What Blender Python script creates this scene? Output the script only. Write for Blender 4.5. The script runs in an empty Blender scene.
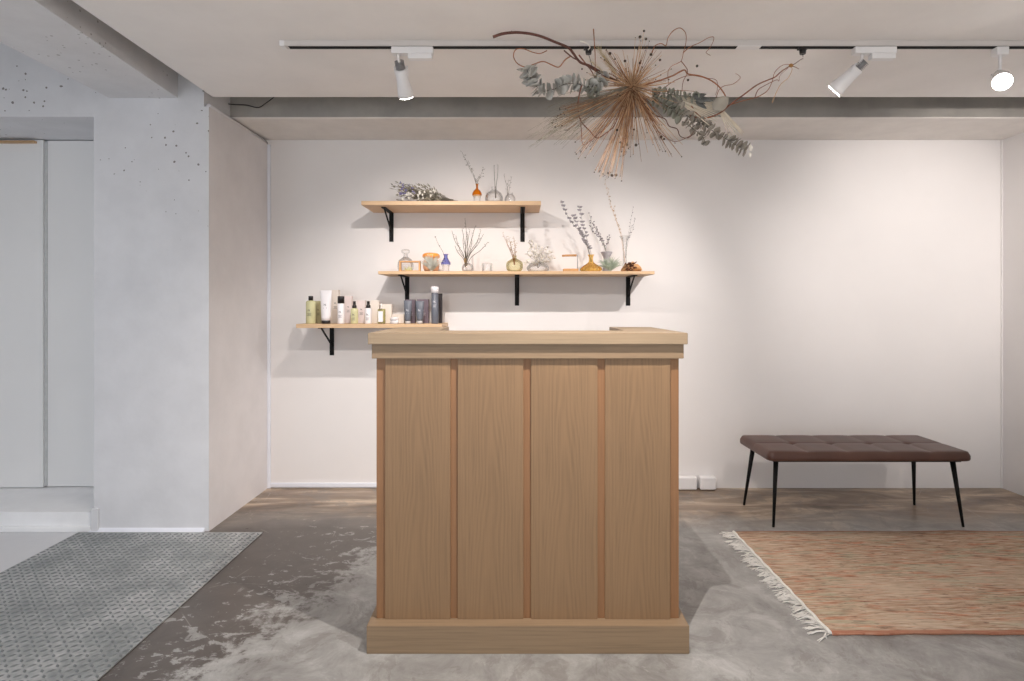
import bpy, bmesh, math, random
from mathutils import Vector, Matrix
random.seed(7)
R = random.uniform
SC = bpy.context.scene
COL = SC.collection
PI = math.pi
# ------------------------------------------------------------------ camera numbers
F, CX, CY, EYE = 600.0, 517.0, 305.0, 1.2
def at(px, py, Y):
    return Vector(((px-CX)/F*Y, Y, EYE-(py-CY)/F*Y))
# room numbers
YB = 3.934; XL = -1.633; XR = 3.18; YP = 3.18; ZC = 2.309; YF = -3.4; XW = -3.9

# ------------------------------------------------------------------ mesh builder
class MB:
    def __init__(s): s.bm = bmesh.new(); s.mi = 0
    def _faces(s, fs):
        for f in fs: f.material_index = s.mi
    def box(s, a, b, bev=0.0, seg=2):
        t = bmesh.new()
        bmesh.ops.create_cube(t, size=1)
        a = Vector(a); b = Vector(b)
        for v in t.verts:
            v.co = Vector([(a[i]+b[i])/2+v.co[i]*abs(b[i]-a[i]) for i in range(3)])
        if bev > 0: bmesh.ops.bevel(t, geom=t.edges[:], offset=bev, segments=seg, affect='EDGES', profile=0.5)
        s.merge(t); return s
    def merge(s, t, M=None):
        mp = {}
        for v in t.verts: mp[v] = s.bm.verts.new(M @ v.co if M else v.co)
        for f in t.faces:
            try:
                nf = s.bm.faces.new([mp[v] for v in f.verts]); nf.material_index = s.mi
            except ValueError: pass
        t.free()
    def rings(s, rs, cap=True):
        prev = None; first = None
        for r in rs:
            vs = [s.bm.verts.new(p) for p in r]
            if prev:
                n = len(vs)
                for i in range(n):
                    f = s.bm.faces.new([prev[i], prev[(i+1) % n], vs[(i+1) % n], vs[i]]); f.material_index = s.mi; f.smooth = True
            else: first = vs
            prev = vs
        if cap and len(first) > 2:
            f = s.bm.faces.new(first[::-1]); f.material_index = s.mi
            f = s.bm.faces.new(prev); f.material_index = s.mi
        return s
    def tube(s, pts, r, n=6, r2=None):
        pts = [Vector(p) for p in pts]
        if r2 is None: r2 = r
        m = len(pts); rs = []
        up = None
        for i, p in enumerate(pts):
            t = (pts[min(i+1, m-1)]-pts[max(i-1, 0)])
            if t.length < 1e-9: t = Vector((0, 0, 1))
            t.normalize()
            if up is None:
                up = t.orthogonal().normalized()
            else:
                up = (up - t*up.dot(t))
                up = up.normalized() if up.length > 1e-6 else t.orthogonal().normalized()
            w = t.cross(up)
            rr = r+(r2-r)*i/max(1, m-1)
            rs.append([p+(up*math.cos(2*PI*k/n)+w*math.sin(2*PI*k/n))*rr for k in range(n)])
        return s.rings(rs)
    def lathe(s, prof, c, n=24, M=None, cap=True):
        c = Vector(c); rs = []
        for (r, z) in prof:
            ring = [Vector((max(r, 1e-4)*math.cos(2*PI*k/n), max(r, 1e-4)*math.sin(2*PI*k/n), z)) for k in range(n)]
            rs.append([(M @ p if M else p)+c for p in ring])
        return s.rings(rs, cap)
    def ball(s, c, r, sub=1, sc=(1, 1, 1)):
        t = bmesh.new(); bmesh.ops.create_icosphere(t, subdivisions=sub, radius=r)
        for v in t.verts: v.co = Vector((v.co.x*sc[0], v.co.y*sc[1], v.co.z*sc[2]))+Vector(c)
        for f in t.faces: f.smooth = True
        mp = {}
        for v in t.verts: mp[v] = s.bm.verts.new(v.co)
        for f in t.faces:
            nf = s.bm.faces.new([mp[v] for v in f.verts]); nf.smooth = True; nf.material_index = s.mi
        t.free(); return s
    def leaf(s, base, d, nrm, L, W, th=0.0006, curl=0.15, point=0.5):
        """thin closed leaf: base point, direction, face normal"""
        base = Vector(base); d = Vector(d).normalized(); nrm = Vector(nrm)
        nrm = (nrm-d*nrm.dot(d)); nrm = nrm.normalized() if nrm.length > 1e-5 else d.orthogonal().normalized()
        w = d.cross(nrm)
        top = []; bot = []
        N = 6
        rows = []
        for i in range(N+1):
            t = i/N
            ww = W*0.5*math.sin(PI*min(1, max(0.02, t**point)))**0.7 if 0 < t < 1 else W*0.03
            p = base+d*(L*t)+nrm*(curl*L*math.sin(t*PI*0.5)**2*0.5)
            rows.append([p-w*ww+nrm*th, p+nrm*(th-0.12*ww), p+w*ww+nrm*th, p+w*ww-nrm*th, p-nrm*(th+0.12*ww), p-w*ww-nrm*th])
        return s.rings(rows)
    def poly_prism(s, pts, ext):
        """closed prism from polygon pts (list of Vector) extruded by vector ext"""
        a = [s.bm.verts.new(Vector(p)) for p in pts]; b = [s.bm.verts.new(Vector(p)+Vector(ext)) for p in pts]
        n = len(a)
        fs = [s.bm.faces.new(a[::-1]), s.bm.faces.new(b)]
        for i in range(n): fs.append(s.bm.faces.new([a[i], a[(i+1) % n], b[(i+1) % n], b[i]]))
        s._faces(fs); return s
    def build(s, name, mat, parent=None, origin=None, smooth=False):
        bmesh.ops.recalc_face_normals(s.bm, faces=s.bm.faces[:])
        o0 = Vector(origin) if origin is not None else (wloc(parent) if parent else Vector((0, 0, 0)))
        for v in s.bm.verts: v.co -= o0
        me = bpy.data.meshes.new(name); s.bm.to_mesh(me); s.bm.free()
        mats = mat if isinstance(mat, (list, tuple)) else [mat]
        for m in mats: me.materials.append(m)
        if smooth:
            for p in me.polygons: p.use_smooth = True
        o = bpy.data.objects.new(name, me); COL.objects.link(o)
        if parent:
            o.parent = parent; o.location = o0-wloc(parent)
        else: o.location = o0
        return o
def wloc(o):
    v = Vector(o.location)
    while o.parent: o = o.parent; v += Vector(o.location)
    return v
def thing(name, label, cat, loc, group=None):
    o = bpy.data.objects.new(name, None); COL.objects.link(o); o.location = loc
    o.empty_display_size = 0.05
    return tag(o, label, cat, group)
def tag(o, label, cat, group=None, kind=None):
    o['label'] = label; o['category'] = cat
    if group: o['group'] = group
    if kind: o['kind'] = kind
    return o
def struct(o, label, cat):
    o['kind'] = 'structure'; o['label'] = label; o['category'] = cat
    return o
def spline(pts, k=6):
    """catmull-rom through points"""
    pts = [Vector(p) for p in pts]; out = []
    for i in range(len(pts)-1):
        p0 = pts[max(i-1, 0)]; p1 = pts[i]; p2 = pts[i+1]; p3 = pts[min(i+2, len(pts)-1)]
        for j in range(k):
            t = j/k
            out.append(0.5*((2*p1)+(p2-p0)*t+(2*p0-5*p1+4*p2-p3)*t*t+(3*p1-p0-3*p2+p3)*t*t*t))
    out.append(pts[-1]); return out

# ------------------------------------------------------------------ materials
def lin(c):
    return tuple((x/12.92 if x <= 0.04045 else ((x+0.055)/1.055)**2.4) for x in [v/255 for v in c])+(1,)
class NT:
    def __init__(s, name):
        s.m = bpy.data.materials.new(name); s.m.use_nodes = True
        s.t = s.m.node_tree; s.n = s.t.nodes; s.l = s.t.links
        s.b = s.n['Principled BSDF']; s.tc = s.n.new('ShaderNodeTexCoord')
    def new(s, ty, **kw):
        n = s.n.new(ty)
        for k, v in kw.items():
            if k in n.inputs.keys(): pass
            setattr(n, k, v)
        return n
    def set(s, n, k, v):
        if isinstance(v, bpy.types.NodeSocket): s.l.new(v, n.inputs[k])
        else: n.inputs[k].default_value = v
    def coord(s, scale=(1, 1, 1), rot=(0, 0, 0), loc=(0, 0, 0)):
        m = s.n.new('ShaderNodeMapping'); s.l.new(s.tc.outputs['Object'], m.inputs['Vector'])
        m.inputs['Scale'].default_value = scale; m.inputs['Rotation'].default_value = rot; m.inputs['Location'].default_value = loc
        return m.outputs[0]
    def noise(s, vec, scale=5, detail=3, rough=0.5, dist=0.0):
        n = s.n.new('ShaderNodeTexNoise'); s.l.new(vec, n.inputs['Vector'])
        n.inputs['Scale'].default_value = scale; n.inputs['Detail'].default_value = detail
        n.inputs['Roughness'].default_value = rough; n.inputs['Distortion'].default_value = dist
        return n.outputs['Fac']
    def voro(s, vec, scale=5, feat='F1', out='Distance', rnd=1.0):
        n = s.n.new('ShaderNodeTexVoronoi'); n.feature = feat; s.l.new(vec, n.inputs['Vector'])
        n.inputs['Scale'].default_value = scale; n.inputs['Randomness'].default_value = rnd
        return n.outputs[out]
    def math(s, op, a, b=0.0, clamp=False):
        n = s.n.new('ShaderNodeMath'); n.operation = op; n.use_clamp = clamp
        s.set(n, 0, a); s.set(n, 1, b); return n.outputs[0]
    def ramp(s, fac, stops):
        n = s.n.new('ShaderNodeValToRGB'); s.l.new(fac, n.inputs[0])
        e = n.color_ramp.elements
        while len(e) < len(stops): e.new(0.5)
        for i, (p, c) in enumerate(stops):
            e[i].position = p; e[i].color = c if len(c) == 4 else tuple(c)+(1,)
        return n.outputs[0]
    def step(s, v, a, b):
        n = s.n.new('ShaderNodeMapRange'); n.clamp = True
        s.set(n, 'Value', v); n.inputs['From Min'].default_value = a; n.inputs['From Max'].default_value = b
        return n.outputs[0]
    def mix(s, fac, a, b, mode='MIX'):
        n = s.n.new('ShaderNodeMix'); n.data_type = 'RGBA'; n.blend_type = mode
        s.set(n, 0, fac); s.set(n, 6, a); s.set(n, 7, b); return n.outputs[2]
    def xyz(s):
        n = s.n.new('ShaderNodeSeparateXYZ'); s.l.new(s.tc.outputs['Object'], n.inputs[0]); return n.outputs
    def bump(s, h, st=0.3, d=0.002):
        n = s.n.new('ShaderNodeBump'); s.l.new(h, n.inputs['Height'])
        n.inputs['Strength'].default_value = st; n.inputs['Distance'].default_value = d
        s.l.new(n.outputs[0], s.b.inputs['Normal'])
    def done(s, col=None, rough=None, metal=None, **kw):
        if col is not None: s.set(s.b, 'Base Color', col)
        if rough is not None: s.set(s.b, 'Roughness', rough)
        if metal is not None: s.set(s.b, 'Metallic', metal)
        for k, v in kw.items(): s.set(s.b, k.replace('_', ' '), v)
        return s.m
def plain(name, c, rough=0.5, metal=0.0, var=0.06, scale=30, bump=0.0, **kw):
    t = NT(name); c = lin(c)
    n = t.noise(t.coord(), scale, 3)
    lo = tuple(x*(1-var) for x in c[:3]); hi = tuple(min(1, x*(1+var)) for x in c[:3])
    col = t.ramp(n, [(0.3, lo), (0.7, hi)])
    if bump: t.bump(n, bump, 0.001)
    return t.done(col, rough, metal, **kw)
def glass(name, tint, edge=(1, 1, 1), refl=0.12):
    """thin tinted glass: transparent + glossy, tint grows toward grazing angles"""
    t = NT(name); t.n.remove(t.b)
    out = t.n['Material Output']
    lw = t.n.new('ShaderNodeLayerWeight'); lw.inputs[0].default_value = 0.22
    tr = t.n.new('ShaderNodeBsdfTransparent'); gl = t.n.new('ShaderNodeBsdfGlossy')
    gl.inputs['Roughness'].default_value = 0.04
    nz = t.noise(t.coord(), 25, 2)
    f = t.math('ADD', lw.outputs['Facing'], t.math('MULTIPLY', t.math('SUBTRACT', nz, 0.5), 0.1), True)
    c = t.mix(f, lin(tint), lin(edge)); t.l.new(c, tr.inputs[0])
    m = t.n.new('ShaderNodeMixShader')
    fr = t.n.new('ShaderNodeFresnel'); fr.inputs[0].default_value = 1.45
    t.l.new(t.math('ADD', t.math('MULTIPLY', fr.outputs[0], 0.35), refl*0.2, True), m.inputs[0])
    t.l.new(tr.outputs[0], m.inputs[1]); t.l.new(gl.outputs[0], m.inputs[2])
    t.l.new(m.outputs[0], out.inputs[0]); return t.m
def emis(name, col, st):
    t = NT(name)
    t.set(t.b, 'Emission Color', col); t.set(t.b, 'Emission Strength', st)
    return t.done((0.9, 0.9, 0.9, 1), 0.3)

def oak(name, base, axis='z', cath=True, contrast=1.0, cw=0.23):
    t = NT(name); x = t.xyz()
    c = lin(base)
    dk = tuple(v*(1-0.27*contrast) for v in c[:3]); lt = tuple(min(1, v*(1+0.15*contrast)) for v in c[:3])
    i = {'x': 0, 'y': 1, 'z': 2}[axis]
    sc = [95, 95, 95]; sc[i] = 2.2
    fine = t.noise(t.coord(tuple(sc)), 1.6, 5, 0.65)
    sc2 = [9, 9, 9]; sc2[i] = 0.9
    broad = t.noise(t.coord(tuple(sc2)), 1.0, 3, 0.5)
    if cath:
        u = x[0] if axis == 'z' else x[2]
        a = x[2] if axis == 'z' else x[0]
        info = t.n.new('ShaderNodeObjectInfo')
        w = t.noise(t.coord((3, 3, 3) if axis == 'x' else (6, 6, 1.4)), 1.3, 2)
        uu = t.math('ADD', u, t.math('MULTIPLY', t.math('SUBTRACT', w, 0.5), 0.07))
        par = t.math('SQRT', t.math('ADD', t.math('MULTIPLY', uu, uu), 0.00035))
        v = t.math('ADD', t.math('MULTIPLY', par, 9.0), t.math('MULTIPLY', a, 0.36))
        v = t.math('ADD', v, t.math('MULTIPLY', info.outputs['Random'], 3.0))
        v = t.math('ADD', v, t.math('MULTIPLY', broad, 0.28))
        band = t.math('SINE', t.math('MULTIPLY', v, 62.0))
        band = t.math('ADD', t.math('MULTIPLY', band, 0.22), 0.5)
        # fade arches away from the panel's middle
        fade = t.step(t.math('ABSOLUTE', uu), cw*0.42, cw*0.12)
        b1 = t.mix(fade, fine, t.math('ADD', t.math('MULTIPLY', band, 0.38), t.math('MULTIPLY', fine, 0.62)))
    else:
        b1 = fine
    tot = t.math('ADD', t.math('MULTIPLY', b1, 0.7), t.math('MULTIPLY', broad, 0.3))
    col = t.ramp(tot, [(0.33, dk), (0.5, c[:3]), (0.66, lt)])
    t.bump(fine, 0.08, 0.0006)
    return t.done(col, 0.5)

def painted(name, c, pits=0.0, bump=0.25, bscale=6, rough=0.75, mott=0.03):
    t = NT(name); c = lin(c)
    n = t.noise(t.coord(), bscale, 6, 0.6)
    lo = tuple(v*(1-mott*1.5) for v in c[:3]); hi = tuple(min(1, v*(1+mott)) for v in c[:3])
    col = t.ramp(n, [(0.35, lo), (0.65, hi)])
    h = n
    if pits:
        v = t.voro(t.coord((1, 1, 1)), 26)
        region = t.noise(t.coord((1, 1, 1), loc=(3.1, 0.4, 1.7)), 3.2, 4, 0.6)
        z = t.xyz()[2]
        zr = t.math('MULTIPLY', t.step(z, 1.35, 1.9), t.step(region, 0.40, 0.58))
        sz = t.noise(t.coord((1, 1, 1), loc=(9, 9, 9)), 40, 2)
        th = t.math('MULTIPLY', t.math('MULTIPLY', sz, 0.30), zr)
        pit = t.math('LESS_THAN', v, th)
        v2 = t.voro(t.coord((0.5, 1, 1), loc=(5, 1, 2)), 9)
        pit2 = t.math('LESS_THAN', t.math('ADD', v2, t.math('MULTIPLY', sz, 0.06)), t.math('MULTIPLY', zr, 0.085))
        pit = t.math('MAXIMUM', pit, pit2)
        col = t.mix(t.math('MULTIPLY', pit, pits), col, lin((95, 85, 78)))
        h = t.math('SUBTRACT', n, t.math('MULTIPLY', pit, 0.8))
    t.bump(h, bump, 0.006)
    return t.done(col, rough)

M_wall = painted('white_emulsion', (238, 234, 232), bump=0.03, bscale=3, rough=0.6, mott=0.008)
M_wallL = painted('warm_emulsion', (232, 229, 230), bump=0.12, bscale=4, rough=0.65)
M_pillar = painted('painted_concrete', (226, 226, 229), pits=0.8, bump=0.45, bscale=5)
M_ceil = painted('ceiling_board', (242, 238, 235), bump=0.04, bscale=2, rough=0.7)
M_beam = painted('beam_concrete', (236, 231, 226), bump=0.4, bscale=7, mott=0.03)
M_beamF = painted('raw_beam_face', (172, 167, 160), bump=0.5, bscale=7, mott=0.07)  # beam front darkened: shade under the ceiling board put into the colour
M_beamL = painted('pale_beam_concrete', (224, 224, 226), pits=0.5, bump=0.5, bscale=6)
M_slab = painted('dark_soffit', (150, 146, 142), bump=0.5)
M_trim = plain('white_gloss_trim', (238, 240, 248), 0.3, var=0.01)
M_door = painted('sliding_door_white', (240, 239, 238), bump=0.03, bscale=2, rough=0.5, mott=0.01)
M_step = painted('step_paint', (246, 246, 247), bump=0.25, bscale=5)
M_oakF = oak('oak_veneer', (146, 116, 85), 'z', True, 0.8)
M_oakR = oak('oak_recess', (150, 109, 74), 'z', False, 0.6)
M_oakH = oak('oak_horizontal', (150, 126, 99), 'x', False, 0.8)
M_oakT = oak('oak_top', (160, 139, 113), 'x', False, 0.7)
M_oakY = oak('oak_side', (176, 139, 102), 'z', False, 0.8)
M_shelf = oak('shelf_pine', (212, 178, 140), 'x', False, 0.45)
M_black = plain('black_powder_coat', (12, 10, 10), 0.6, 0.0, 0.1, Specular_IOR_Level=0.25)
M_leather = None
M_blackplastic = plain('black_plastic', (28, 24, 26), 0.35)
M_white = plain('white_plastic', (238, 236, 236), 0.35, var=0.01)
M_alu = plain('aluminium', (170, 170, 172), 0.35, 0.9)
M_lens = emis('lamp_lens', (1.0, 0.95, 0.9, 1), 30)

def mk_leather():
    t = NT('brown_leather')
    n = t.noise(t.coord(), 320, 3, 0.6); b = t.noise(t.coord(), 5, 3)
    col = t.ramp(b, [(0.3, lin((80, 52, 43))), (0.7, lin((98, 67, 56)))])
    t.bump(n, 0.15, 0.0006)
    return t.done(col, 0.42)
M_leather = mk_leather()

def mk_floor():
    t = NT('polished_concrete'); x = t.xyz(); X, Y = x[0], x[1]
    c = t.coord()
    n1 = t.noise(c, 1.6, 5, 0.6, 0.6); n2 = t.noise(c, 5.5, 9, 0.74, 0.5); n3 = t.noise(c, 22, 5, 0.65)
    clouds = t.ramp(n2, [(0.34, lin((112, 108, 104))), (0.5, lin((156, 154, 150))), (0.64, lin((194, 193, 190)))])
    big = t.ramp(n1, [(0.35, lin((140, 138, 135))), (0.65, lin((176, 175, 172)))])
    col = t.mix(0.4, clouds, big)
    # brown, rubbed band along the back wall
    bx = t.noise(t.coord((0.8, 2.6, 1)), 1.8, 6, 0.62, 0.8)
    brown = t.ramp(bx, [(0.36, lin((104, 86, 70))), (0.5, lin((150, 130, 110))), (0.62, lin((206, 186, 162)))])
    mk = t.step(t.math('ADD', Y, t.math('MULTIPLY', t.math('SUBTRACT', n1, 0.5), 0.9)), 3.15, 3.5)
    col = t.mix(mk, col, brown)
    # dark stained zone left of the counter
    edge = t.math('ADD', X, t.math('MULTIPLY', t.math('SUBTRACT', 2.82, Y), 0.36))   # = -0.66 on the border
    edge = t.math('ADD', edge, t.math('MULTIPLY', t.math('SUBTRACT', n2, 0.5), 0.9))
    edge = t.math('ADD', edge, t.math('MULTIPLY', t.math('SUBTRACT', n3, 0.5), 0.45))
    dz = t.math('MULTIPLY', t.step(edge, -0.68, -0.78), t.step(t.math('ADD', Y, t.math('MULTIPLY', n1, 0.5)), 3.85, 3.45))
    # flaked light chips in it
    ch = t.noise(t.coord((1, 1.5, 1), loc=(4, 2, 0)), 13, 6, 0.7, 0.5)
    lim = t.step(edge, -1.5, -0.7)
    chips = t.step(t.math('ADD', ch, t.math('MULTIPLY', lim, 0.13)), 0.655, 0.68)
    dcol = t.ramp(n2, [(0.35, lin((82, 74, 68))), (0.65, lin((104, 97, 91)))])
    dz2 = t.math('MULTIPLY', dz, t.math('SUBTRACT', 1.0, t.math('MULTIPLY', chips, 0.85)))
    col = t.mix(dz2, col, dcol)
    pt = t.step(t.noise(t.coord((1.3, 1, 1), loc=(6, 3, 0)), 4.5, 9, 0.72, 0.8), 0.53, 0.57)
    pd = t.math('MULTIPLY', t.math('MULTIPLY', pt, 0.4), t.math('SUBTRACT', 1.0, dz))
    col = t.mix(pd, col, lin((122, 116, 110)))
    # pale scratches
    sc = t.voro(t.coord((1, 1, 1), loc=(1, 7, 0)), 2.1, 'DISTANCE_TO_EDGE')
    sl = t.math('MULTIPLY', t.step(sc, 0.006, 0.0), t.step(n2, 0.5, 0.6))
    col = t.mix(t.math('MULTIPLY', sl, 0.35), col, lin((200, 196, 190)))
    wh = t.step(t.noise(t.coord(loc=(8, 8, 0)), 7, 8, 0.75, 1.0), 0.62, 0.70)
    col = t.mix(t.math('MULTIPLY', t.math('MULTIPLY', wh, 0.45), t.math('SUBTRACT', 1.0, mk)), col, lin((205, 203, 200)))
    # pale painted floor beyond the steel plate
    pw = t.math('LESS_THAN', t.math('ADD', X, 0.0), -2.30)
    pc = t.ramp(n2, [(0.3, lin((206, 206, 209))), (0.7, lin((216, 216, 218)))])
    col = t.mix(pw, col, pc)
    ro = t.math('ADD', t.math('MULTIPLY', n2, 0.35), 0.16)
    t.bump(t.math('ADD', n3, n2), 0.12, 0.002)
    return t.done(col, ro)
M_floor = mk_floor()

def mk_plate():
    t = NT('worn_checker_steel')
    n = t.noise(t.coord(), 4, 6, 0.65); f = t.noise(t.coord((1, 1, 1)), 45, 4, 0.7)
    col = t.ramp(t.math('ADD', t.math('MULTIPLY', n, 0.6), t.math('MULTIPLY', f, 0.4)), [(0.38, lin((136, 141, 141))), (0.5, lin((164, 167, 167))), (0.64, lin((204, 204, 204)))])
    t.bump(f, 0.3, 0.002)
    return t.done(col, 0.5, 0.25)
M_plate = mk_plate()

def mk_rug():
    t = NT('woven_rug')
    x = t.xyz()
    st = t.noise(t.coord((11, 95, 1)), 1.0, 3, 0.6)
    st2 = t.noise(t.coord((5, 38, 1), loc=(3, 9, 0)), 1.0, 4, 0.7)
    pt = t.noise(t.coord((3.2, 5, 1), loc=(1, 2, 0)), 1.0, 3, 0.6)
    fn = t.noise(t.coord((150, 150, 1)), 1.0, 2)
    tan = t.ramp(st, [(0.30, lin((126, 96, 78))), (0.42, lin((190, 156, 130))), (0.56, lin((208, 180, 154))), (0.70, lin((226, 210, 188)))])
    ora = t.ramp(st, [(0.3, lin((160, 96, 70))), (0.6, lin((216, 146, 114)))])
    sag = t.ramp(st, [(0.3, lin((146, 134, 112))), (0.6, lin((200, 188, 160)))])
    col = t.mix(t.math('MULTIPLY', t.step(st2, 0.55, 0.62), 0.75), tan, ora)
    col = t.mix(t.math('MULTIPLY', t.step(pt, 0.5, 0.58), t.step(st2, 0.52, 0.44)), col, sag)
    dk = t.step(t.noise(t.coord((22, 110, 1), loc=(7, 7, 0)), 1.0, 2, 0.5), 0.62, 0.70)
    col = t.mix(t.math('MULTIPLY', dk, 0.7), col, lin((96, 66, 52)))
    pl = t.noise(t.coord((1.6, 3.5, 1), loc=(2, 6, 0)), 1.0, 4, 0.6)
    col = t.mix(t.math('MULTIPLY', t.step(pl, 0.5, 0.64), 0.45), col, lin((226, 208, 184)))
    # woven selvedge along both long sides
    ye = t.math('MAXIMUM', t.step(x[1], 0.022, 0.012), t.step(x[1], 0.965, 0.972))
    col = t.mix(t.math('MULTIPLY', ye, 0.7), col, lin((186, 112, 82)))
    row = t.math('SINE', t.math('MULTIPLY', x[1], 900))
    t.bump(t.math('ADD', t.math('ADD', fn, st), t.math('MULTIPLY', row, 0.3)), 0.7, 0.004)
    return t.done(col, 0.95)
M_rug = mk_rug()
M_fringe = plain('cotton_fringe', (244, 241, 235), 0.9)

# ------------------------------------------------------------------ the room
def slab(name, a, b, mat, label, cat, bev=0.0):
    return struct(MB().box(a, b, bev).build(name, mat), label, cat)
slab('floor', (XW-.1, YF-.1, -0.1), (XR+.1, YB+.1, 0), M_floor, 'worn polished concrete floor with dark stains and pale flaking patches', 'floor')
slab('wall_back', (XL-0.03, YB, 0), (XR+.1, YB+.1, 2.75), M_wall, 'smooth white back wall carrying the shelves', 'wall')
slab('wall_right', (XR, YF, 0), (XR+.1, YB, 2.75), M_wall, 'white side wall at the right edge', 'wall')
# left return: pillar core and the boarded side facing the counter
slab('wall_left', (XL-0.025, YP+0.001, 0), (XL, YB, 2.252), M_wallL, 'warm white boarded side wall between pillar and back wall', 'wall')
m = MB()
m.box((-2.243, YP, 0), (XL-0.026, YB+.1, 2.75))
m.box((-2.253, YP-0.012, 0), (-2.213, YP+0.002, 0.125), 0.004)
m.box((XW, YP, 2.197), (-2.243, YB+.1, 2.75))
struct(m.build('wall_pillar', M_pillar), 'white painted concrete pillar and lintel with pitted surface', 'wall')
m = MB().box((XL-0.026, YP-0.0, 0), (XL, YP+0.001, 2.252)); struct(m.build('trim_1', M_pillar), 'painted end of the boarded side wall beside the pillar', 'trim')
m = MB(); m.poly_prism([(-2.26, YP-0.02, 0.0), (-2.26, YP, 0.0), (-2.26, YP, 0.02)], (0.605, 0, 0))
struct(m.build('baseboard_pillar', M_trim), 'thin white fillet along the foot of the pillar', 'baseboard')
# niche with sliding doors behind a raised step
slab('wall_niche', (XW, 3.70, 0), (-2.243, 3.8, 2.197), M_door, 'wall closing the niche behind the sliding doors', 'wall')
slab('wall_far_left', (XW-.1, YF, 0), (XW, YB, 2.75), M_pillar, 'far left side wall outside the frame', 'wall')
m = MB(); m.box((XW, YP+0.004, 0), (-2.2435, 3.70, 0.100), 0.003)
struct(m.build('trim_2', M_step), 'white painted raised step below the sliding doors', 'step')
m = MB().box((XW, YP-0.012, 0.0), (-2.2531, YP+0.004, 0.028), 0.003)
struct(m.build('trim_3', M_step), 'low painted curb strip along the step', 'trim')
def door(name, x0, x1, y, lab):
    r = bpy.data.objects.new(name, None); COL.objects.link(r); r.location = ((x0+x1)/2, y, 0.104); struct(r, lab, 'sliding door')
    MB().box((x0, y, 0.104), (x1, y+0.03, 2.192), 0.003).build('door_panel', M_door, r)
    return r
d1 = door('door_1', -3.86, -2.845, 3.60, 'white flush sliding door at the far left of the niche')
MB().box((-3.86, 3.575, 2.168), (-2.88, 3.602, 2.182), 0.003).build('top_rail', plain('brass_rail', (196, 160, 120), 0.4, 0.4), d1)
d2 = door('door_2', -2.838, -2.244, 3.62, 'white flush sliding door next to the pillar')
MB().box((-2.845, 3.612, 0.11), (-2.832, 3.622, 2.185), 0.002).build('edge_strip', plain('grey_edge', (205, 205, 205), 0.5), d2)
# front side behind the camera: shopfront window, right half added for fill light
slab('wall_front', (2.7, YF-.1, 0), (XR+.1, YF, 2.75), M_wall, 'white wall pier behind the camera', 'wall')
slab('wall_front_lintel', (XW, YF-.1, 2.3), (2.7, YF, 2.75), M_wall, 'lintel above the shopfront windows', 'wall')
for wi, (wa, wb) in enumerate(((XW, -0.6), (-0.6, 2.7))):
    w = bpy.data.objects.new('window_%d' % (wi+1), None); COL.objects.link(w); w.location = ((wa+wb)/2, YF, 0); struct(w, ('left', 'right')[wi]+' shopfront window behind the camera', 'window')
    m = MB()
    for xx in (wa+0.03, (wa+wb)/2, wb-0.03): m.box((xx-0.03, YF-0.08, 0), (xx+0.03, YF-0.02, 2.3))
    m.box((wa, YF-0.08, 0), (wb, YF-0.02, 0.06)); m.box((wa, YF-0.08, 2.24), (wb, YF-0.02, 2.3))
    m.build('window_frame', M_alu, w)
    MB().box((wa+0.06, YF-0.055, 0.06), (wb-0.06, YF-0.049, 2.24)).build('pane', glass('window_glass', (250, 252, 253), (245, 248, 250)), w)
# ceilings and beams
slab('ceiling', (XL+0.012, YF, ZC), (XR, 3.200, ZC+0.03), M_ceil, 'smooth suspended ceiling board painted off white', 'ceiling')
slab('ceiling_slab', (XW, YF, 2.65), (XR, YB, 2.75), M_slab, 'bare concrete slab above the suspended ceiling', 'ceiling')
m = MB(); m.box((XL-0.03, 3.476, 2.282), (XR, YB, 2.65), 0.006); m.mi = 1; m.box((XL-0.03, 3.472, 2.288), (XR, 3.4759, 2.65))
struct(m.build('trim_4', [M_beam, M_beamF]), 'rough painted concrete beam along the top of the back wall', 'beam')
m = MB(); m.poly_prism([(-2.157, YP, 2.297), (-1.797, YP, 2.297), (-1.737, 2.158, 2.297), (-1.66, YF, 2.297), (-2.157, YF, 2.297)], (0, 0, 0.352))
struct(m.build('trim_5', M_beamL), 'pale pitted concrete ceiling beam running toward the pillar', 'beam')
m = MB(); m.tube([(XL-0.012, 3.2, 2.262), (XL-0.012, YB, 2.262)], 0.012, 8)
struct(m.build('trim_6', M_wallL), 'thin ledge along the top of the boarded side wall', 'trim')
# trims at the back wall
m = MB(); m.box((XL, YB-0.012, 0.0), (XL+0.02, YB, 2.25), 0.002); struct(m.build('trim_7', M_trim), 'narrow cool white corner strip at the left end of the back wall', 'trim')
m = MB(); m.box((XL+0.02, YB-0.012, 0.008), (1.18, YB, 0.036), 0.003); struct(m.build('baseboard_back', M_trim), 'low glossy white strip along the foot of the back wall', 'baseboard')
m = MB(); m.box((XR-0.010, YB-0.010, 0), (XR, YB, 2.28), 0.002); struct(m.build('trim_8', M_wall), 'thin bead in the right hand corner', 'trim')
# boxes at the foot of the back wall
bx = MB().box((1.03, YB-0.06, 0.004), (1.165, YB-0.0125, 0.088), 0.01, 3).build('junction_box', M_white); tag(bx, 'low white plastic box at the wall foot, directly beside the counter', 'box', 'white boxes at the foot of the back wall')
bx = MB().box((1.183, YB-0.06, 0.004), (1.29, YB-0.002, 0.088), 0.01, 3).build('junction_box', M_white); tag(bx, 'low white plastic box at the wall foot, nearer the bench', 'box', 'white boxes at the foot of the back wall')
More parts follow.
